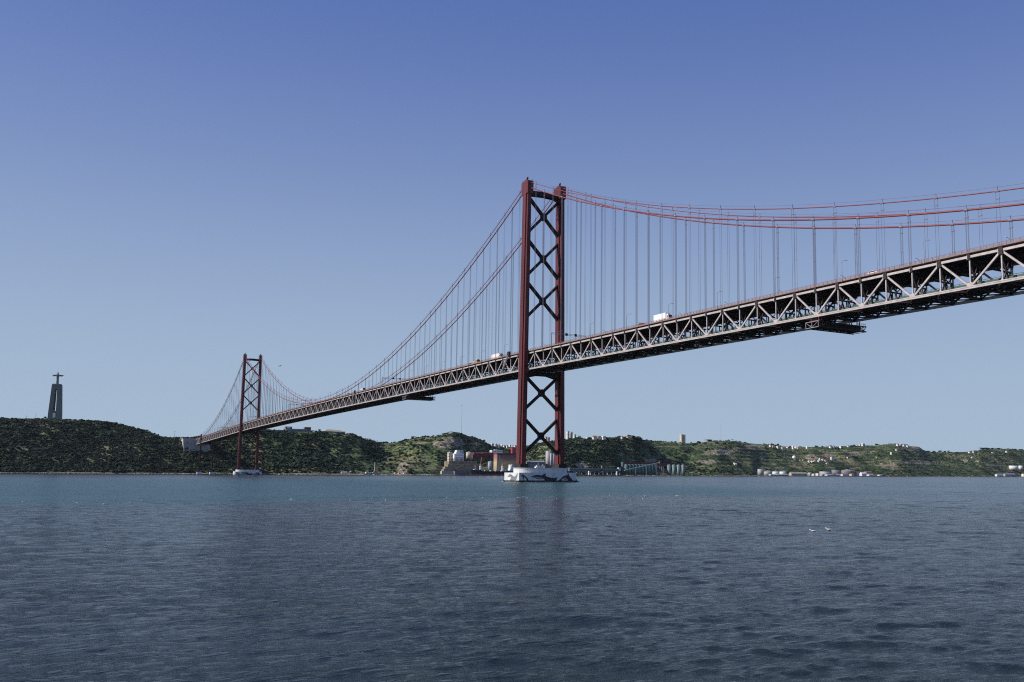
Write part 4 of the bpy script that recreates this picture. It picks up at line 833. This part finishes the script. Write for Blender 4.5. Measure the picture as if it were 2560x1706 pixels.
# ---- woodland and scrub: one mass
def ico(sub):
    bm = bmesh.new(); bmesh.ops.create_icosphere(bm, subdivisions=sub, radius=1); v = np.array([x.co[:] for x in bm.verts]); f = np.array([[q.index for q in p.verts] for p in bm.faces]); bm.free(); return v, f
IV, IF = ico(1); VAR = [IV*(1+rng.uniform(-.48,.42,(len(IV),1)))*[1,rng.uniform(.7,1.2),rng.uniform(.7,1.1)] for _ in range(14)]
def scatter(name, label, cat, pts):
    nv = len(IV); V = np.empty((len(pts)*nv, 3), np.float32); T = np.empty(len(pts)*nv, np.float32)
    for i, (x, y, z, r, h, tint) in enumerate(pts):
        a = random.uniform(0, 6.28); c, s = math.cos(a), math.sin(a); q = VAR[i % 14]
        V[i*nv:(i+1)*nv,0] = x+r*(q[:,0]*c-q[:,1]*s); V[i*nv:(i+1)*nv,1] = y+r*(q[:,0]*s+q[:,1]*c); V[i*nv:(i+1)*nv,2] = z+h*(q[:,2]*.5+.38); T[i*nv:(i+1)*nv] = tint
    Fa = (IF[None]+(np.arange(len(pts))*nv)[:,None,None]).reshape(-1,3)
    m_ = bpy.data.meshes.new(name); m_.vertices.add(len(V)); m_.vertices.foreach_set('co', V.ravel()); m_.loops.add(Fa.size); m_.loops.foreach_set('vertex_index', Fa.ravel().astype(np.int32))
    m_.polygons.add(len(Fa)); m_.polygons.foreach_set('loop_start', np.arange(0, Fa.size, 3, dtype=np.int32)); m_.update(calc_edges=True); m_.polygons.foreach_set('use_smooth', np.zeros(len(Fa), bool))
    at = m_.attributes.new('tint', 'FLOAT', 'POINT'); at.data.foreach_set('value', T); m_.materials.append(LEAF)
    o = bpy.data.objects.new(name, m_); COL.objects.link(o); tag(o, label, cat, kind='stuff'); return o
def dens(u, t, n):
    if u < 900: return 1.0 if not (820 < u and .35 < t < .75) else .35
    if u < 1110: return .55+.5*n
    if u < 1320: return .9 if t > .5 else .45
    if u < 1610: return 1.0 if t > .25 else .8
    if u < 1740: return .30+1.5*n
    if u < 2310: return (-.12+1.5*n if t > .14 else .8)
    return .8 if (t > .35 or t < .2) else .45
BG = {}
for a, c, r in BLD: BG.setdefault((int(a//60), int(c//60)), []).append((a, c, r))
def free(x, y):
    i, j = int(x//60), int(y//60)
    return all((x-a)**2+(y-c)**2 > r*r for di in (-1,0,1) for dj in (-1,0,1) for a, c, r in BG.get((i+di,j+dj), ()))
RKA = np.array(rock).reshape(ncol, nrow)
def gather(u0, u1, n, size, tlo=0.):
    out = []
    for _ in range(n):
        u = random.uniform(u0, u1); a = azd(u); i = (u+400)/5.; d0 = Dsh(u); dr = Drd(u); k = random.random(); t = tlo+((.985 if u < 420 else 1.10)-tlo)*k
        sh = ip(SHF, u); D = d0+sh+t*(dr-d0-sh) if t < 1 else dr+(t-1)*600
        x, y = CAM.x+D*math.sin(a), CAM.y+D*math.cos(a)
        fq = .014 if u < 1640 else .0065; nn = noise.fractal(Vector((x*fq, y*fq, 5.)), .9, 2.1, 4)
        if random.random() > dens(u, t, nn) or not free(x, y): continue
        ci = min(ncol-1, int(round(i))); fr = (D-d0)/(dr-d0); ri = min(nrow-1, 4+int(max(0, min(1, fr))*109))
        if RKA[ci, ri] > .30 and random.random() < .72: continue
        z = height(x, y); r = min(size[1]*1.5, size[0]*random.lognormvariate(.16,.56))*(1.2 if nn > .2 else .85); h = r*random.uniform(.75,1.45)
        if t > .86 and u < 700: r *= .62; h *= .55
        n3 = noise.noise(Vector((x*.03, y*.03, 9.))); tint = min(1, max(0, (.16 if u < 960 else .30)+.28*nn+.38*n3+random.gauss(0,.18)))
        if r > 2.9:                                         # a big crown is a cluster of lumps
            for _k in range(6):
                q, a3 = r*random.uniform(.2,.75), random.uniform(0, 6.28); rr_ = r*random.uniform(.32,.52)
                out.append((x+q*math.cos(a3), y+q*math.sin(a3), z+h*random.uniform(0,.45)*(1-q/r), rr_, rr_*random.uniform(1.1,1.7), min(1, max(0, tint+random.gauss(0,.10)))))
            continue
        out.append((x, y, z, r, h, tint))
        if random.random() < .6: out.append((x+random.uniform(-r,r)*.8, y+random.uniform(-r,r)*.8, z, r*.7, h*random.uniform(.6,1.1), min(1, tint+.08)))
    return out
scatter('woodland', 'dense dark green woodland covering the left hill below the statue', 'woodland', gather(-200, 960, 21000, (1.9,4.2)))
scatter('scrub', 'green scrub and trees around the quarry hill and behind the silos', 'scrub', gather(960, 1320, 3200, (1.8,3.8)))
scatter('woodland', 'dense green wood on the slope right of the nearer tower', 'woodland', gather(1320, 1640, 4200, (2.6,4.8)))
scatter('scrub', 'patchy scrub and bushes on the grassy right hand hills', 'scrub', gather(1640, 2700, 12000, (2.3,5.0)))
# rocks along the waterline
rk = MB()
for u in np.concatenate([np.arange(-150, 1090, 3.), np.arange(1560, 2560, 4.)]):
    if random.random() < .45: continue
    D = Dsh(u)+random.uniform(-1,3); x, y = W(u+random.uniform(-2,2), D); r = random.uniform(.6,1.9); rk.blob((x, y, random.uniform(.2,.8)), r*1.4, r*.7, .35)
tag(rk.build('shore_rocks', M['rock']), 'pale boulders and rubble along the far waterline', 'rocks', kind='stuff')

# ------------------------------------------------------------------ water
wr = np.random.default_rng(3); WV = []
for lam0, lam1, n, amp in ((9,22,10,.016),(3.5,9,22,.0092),(1.2,3.5,34,.0062),(.36,1.2,64,.0023)):
    for _ in range(n):
        l = math.exp(wr.uniform(math.log(lam0), math.log(lam1))); th = math.radians(62)+wr.normal(0, .44); WV.append((2*math.pi/l*math.cos(th), 2*math.pi/l*math.sin(th), wr.uniform(0, 6.28), amp*(l/lam1)**1.0*1.25, l))
az = np.radians(np.linspace(-24, 90, 1250))+0; ds = np.concatenate([np.geomspace(14, 420, 1000), np.geomspace(440, 14000, 40)])
A, Dg = np.meshgrid(YAW-math.radians(30)+az*.9, ds, indexing='ij'); X_ = CAM.x+Dg*np.sin(A); Y_ = CAM.y+Dg*np.cos(A); Z_ = np.zeros_like(X_)
step = Dg*.0034
gust = .88+.25*np.sin(X_*.021+1.3*np.sin(Y_*.013+.4))*np.sin(Y_*.034+1.1*np.sin(X_*.017))
for kx, ky, ph, a_, l in WV:
    fade = np.clip((l/step-2.5)/3, 0, 1); p = kx*X_+ky*Y_+ph; Z_ += a_*fade*(np.sin(p)+.25*np.cos(2*p))
Z_ *= gust
ni, nj = X_.shape; V = np.stack([X_, Y_, Z_], -1).reshape(-1, 3).astype(np.float32)
idx = np.arange(ni*nj).reshape(ni, nj); Fq = np.stack([idx[:-1,:-1], idx[1:,:-1], idx[1:,1:], idx[:-1,1:]], -1).reshape(-1, 4)
wm = bpy.data.meshes.new('water'); wm.vertices.add(len(V)); wm.vertices.foreach_set('co', V.ravel()); wm.loops.add(Fq.size); wm.loops.foreach_set('vertex_index', Fq.ravel().astype(np.int32))
wm.polygons.add(len(Fq)); wm.polygons.foreach_set('loop_start', np.arange(0, Fq.size, 4, dtype=np.int32)); wm.update(calc_edges=True); wm.polygons.foreach_set('use_smooth', np.ones(len(Fq), bool))
water = bpy.data.objects.new('water', wm); COL.objects.link(water); tag(water, 'rippled blue grey river water with a greener current band', 'water', kind='structure')
wmat = bpy.data.materials.new('river_water'); wmat.use_nodes = True; nt = wmat.node_tree; N = nt.nodes; L = nt.links; b = N['Principled BSDF']
b.inputs['IOR'].default_value = 1.27
g = N.new('ShaderNodeNewGeometry'); sx_ = N.new('ShaderNodeSeparateXYZ'); L.new(g.outputs['Position'], sx_.inputs[0])
def mr(src, a, c, o0=0., o1=1.):
    m = N.new('ShaderNodeMapRange'); m.interpolation_type = 'SMOOTHSTEP'; m.inputs[1].default_value = a; m.inputs[2].default_value = c; m.inputs[3].default_value = o0; m.inputs[4].default_value = o1; L.new(src, m.inputs[0]); return m.outputs[0]
def math_(op, a, c):
    m = N.new('ShaderNodeMath'); m.operation = op
    for i, s in enumerate((a, c)):
        if isinstance(s, (int, float)): m.inputs[i].default_value = s
        else: L.new(s, m.inputs[i])
    return m.outputs[0]
wob = math_('MULTIPLY', math_('SUBTRACT', nz(.02, 5).outputs[0], .5), 70.)
yy = math_('ADD', sx_.outputs['Y'], wob); xx = math_('ADD', sx_.outputs['X'], wob)
band = math_('MULTIPLY', math_('MULTIPLY', mr(yy, -345, -315), mr(yy, 30, 420, 1, 0)), mr(math_('ADD', xx, math_('MULTIPLY', sx_.outputs['Y'], -.35)), 10, 110, 1, 0))
patch = nz(.02, 4, (.45, 1, 1))
deep = ramp(patch.outputs[0], [(.3,(.007,.014,.013)),(.7,(.011,.021,.019))])
L.new(mix(band, deep, (.014,.058,.058)), b.inputs['Base Color'])
rg = math_('ADD', mr(sx_.outputs['Y'], -480, -250, .09, .16), math_('MULTIPLY', band, .10)); L.new(rg, b.inputs['Roughness'])
h1 = nz(2.6, 8, (.42, 1.5, 1)); mp = h1.inputs['Vector'].links[0].from_node; mp.inputs['Rotation'].default_value = (0, 0, R(28)); h1.inputs['Roughness'].default_value = .62
h2 = nz(.45, 6, (.36, 1.4, 1)); mp = h2.inputs['Vector'].links[0].from_node; mp.inputs['Rotation'].default_value = (0, 0, R(24))
hh = math_('ADD', math_('MULTIPLY', h1.outputs[0], .30), math_('MULTIPLY', h2.outputs[0], .75))
bp = N.new('ShaderNodeBump'); bp.inputs['Distance'].default_value = 1.; L.new(hh, bp.inputs['Height'])
L.new(math_('MULTIPLY', math_('MULTIPLY', mr(patch.outputs[0], .30, .70, .40, .62), mr(sx_.outputs['Y'], -490, -380, .9, 1.)), math_('ADD', 1., math_('MULTIPLY', band, .25))), bp.inputs['Strength']); L.new(bp.outputs[0], b.inputs['Normal'])
wm.materials.append(wmat)
# foam: thin ragged patches lying on the surface
fb = MB()
def fleck(x, y, w, d, rz):
    n = 9; vs = [(x+(math.cos(6.283*k/n)*w*random.uniform(.5,1))*math.cos(rz)-(math.sin(6.283*k/n)*d*random.uniform(.5,1))*math.sin(rz), y+(math.cos(6.283*k/n)*w*random.uniform(.5,1))*math.sin(rz)+math.sin(6.283*k/n)*d*random.uniform(.5,1)*math.cos(rz), .05) for k in range(n)]
    fb.loft([vs, [(a, c, .14) for a, c, _ in vs]])
for k in range(46): fleck(random.uniform(-21, 24), -11.6-abs(random.gauss(0,1.2)), random.uniform(.6,2.2), random.uniform(.2,.5), random.gauss(0,.1))
for k in range(18): fleck(-21-abs(random.gauss(0,1)), random.uniform(-11,11), random.uniform(.3,.6), random.uniform(.6,1.6), 0)
for k in range(60): fleck(random.uniform(25, 120), -12+random.gauss(0,1.5)-.12*k*0, random.uniform(.8,3), random.uniform(.15,.35), -.05)
for k in range(90): fleck(random.uniform(-300,-120), -330+random.gauss(0,9), random.uniform(.2,.6), random.uniform(.05,.16), random.gauss(0,.2))
for k in range(60): x = random.uniform(-330,-40); fleck(x, random.choice((-60,-20,240,300))+random.gauss(0,18), random.uniform(.8,3.2), random.uniform(.12,.35), 0)
tag(fb.build('foam', M['foam']), 'white foam flecks and wavelets around the pier and along the current line', 'foam', kind='stuff')

# ------------------------------------------------------------------ light, sky, camera
EL, = (R(34),); sd = Vector((-math.cos(R(19)), math.sin(R(19)), 0))*math.cos(EL)+Vector((0,0,math.sin(EL)))   # towards the sun
wd = bpy.data.worlds.new('World'); sc.world = wd; wd.use_nodes = True; nt = wd.node_tree; bgn = nt.nodes['Background']
sk = nt.nodes.new('ShaderNodeTexSky'); sk.sky_type = 'NISHITA'; sk.sun_disc = False; sk.sun_elevation = EL; sk.sun_rotation = math.atan2(sd.x, sd.y)
sk.altitude = 10; sk.air_density = 1.0; sk.dust_density = .3; sk.ozone_density = 2.0
sep = nt.nodes.new('ShaderNodeSeparateColor'); cmb = nt.nodes.new('ShaderNodeCombineColor'); nt.links.new(sk.outputs[0], sep.inputs[0])
for i, (gm, k) in enumerate(((.284,.60),(.260,1.10),(.304,2.90))):       # colour balance of the camera
    pw = nt.nodes.new('ShaderNodeMath'); pw.operation = 'POWER'; pw.inputs[1].default_value = gm; nt.links.new(sep.outputs[i], pw.inputs[0])
    ml = nt.nodes.new('ShaderNodeMath'); ml.operation = 'MULTIPLY'; ml.inputs[1].default_value = k; nt.links.new(pw.outputs[0], ml.inputs[0]); nt.links.new(ml.outputs[0], cmb.inputs[i])
tcw = nt.nodes.new('ShaderNodeTexCoord'); sz_ = nt.nodes.new('ShaderNodeSeparateXYZ'); nt.links.new(tcw.outputs['Generated'], sz_.inputs[0])
def wm_(op, a, c=0.):
    m = nt.nodes.new('ShaderNodeMath'); m.operation = op
    for i, s_ in enumerate((a, c)):
        if isinstance(s_, (int, float)): m.inputs[i].default_value = s_
        else: nt.links.new(s_, m.inputs[i])
    return m.outputs[0]
hf = wm_('EXPONENT', wm_('MULTIPLY', wm_('POWER', wm_('DIVIDE', wm_('MAXIMUM', sz_.outputs['Z'], 0.), .330), 2.0), -1.))   # morning haze thinning with elevation
hmx = nt.nodes.new('ShaderNodeMix'); hmx.data_type = 'RGBA'; nt.links.new(wm_('MULTIPLY', hf, .96), hmx.inputs[0]); nt.links.new(cmb.outputs[0], hmx.inputs[6]); hmx.inputs[7].default_value = (3.92, 5.08, 6.38, 1)
nt.links.new(hmx.outputs[2], bgn.inputs[0]); bgn.inputs[1].default_value = .1
ld = bpy.data.lights.new('sun', 'SUN'); ld.energy = 5.0; ld.angle = R(.53); ld.color = (1., .93, .84); so = bpy.data.objects.new('sun', ld); COL.objects.link(so)
so.rotation_euler = sd.to_track_quat('Z', 'Y').to_euler(); so.location = (-400, 200, 500)
hz = MB().box(-9000, 14000, -1500, 16500, -6, 262).build('haze', bpy.data.materials.new('air')); tag(hz, 'thin pale air over the river', 'haze', kind='stuff')
am = hz.data.materials[0]; am.use_nodes = True; am.node_tree.nodes.clear(); ao = am.node_tree.nodes.new('ShaderNodeOutputMaterial'); av = am.node_tree.nodes.new('ShaderNodeVolumePrincipled')
av.inputs['Color'].default_value = (.86,.92,1,1); av.inputs['Density'].default_value = 0.85e-5; av.inputs['Anisotropy'].default_value = .2; am.node_tree.links.new(av.outputs[0], ao.inputs['Volume'])
cd = bpy.data.cameras.new('camera'); cam = bpy.data.objects.new('camera', cd); COL.objects.link(cam)
cam.matrix_world = Matrix.Translation(CAM) @ Matrix((RT, UP, RT.cross(UP))).transposed().to_4x4()
cd.sensor_width = 36; cd.lens = 36*F/2560; cd.shift_x = -PPX/2560; cd.shift_y = PPY/2560; cd.clip_end = 40000; cd.clip_start = .5
sc.camera = cam
sc.view_settings.view_transform = 'Standard'; sc.view_settings.look = 'None'; sc.view_settings.exposure = 0; sc.view_settings.gamma = 1
sc.cycles.filter_width = 1.1; sc.cycles.max_bounces = 5; sc.cycles.diffuse_bounces = 2; sc.cycles.glossy_bounces = 3; sc.cycles.use_denoising = False; sc.cycles.sample_clamp_direct = 2.5; sc.cycles.sample_clamp_indirect = 3.
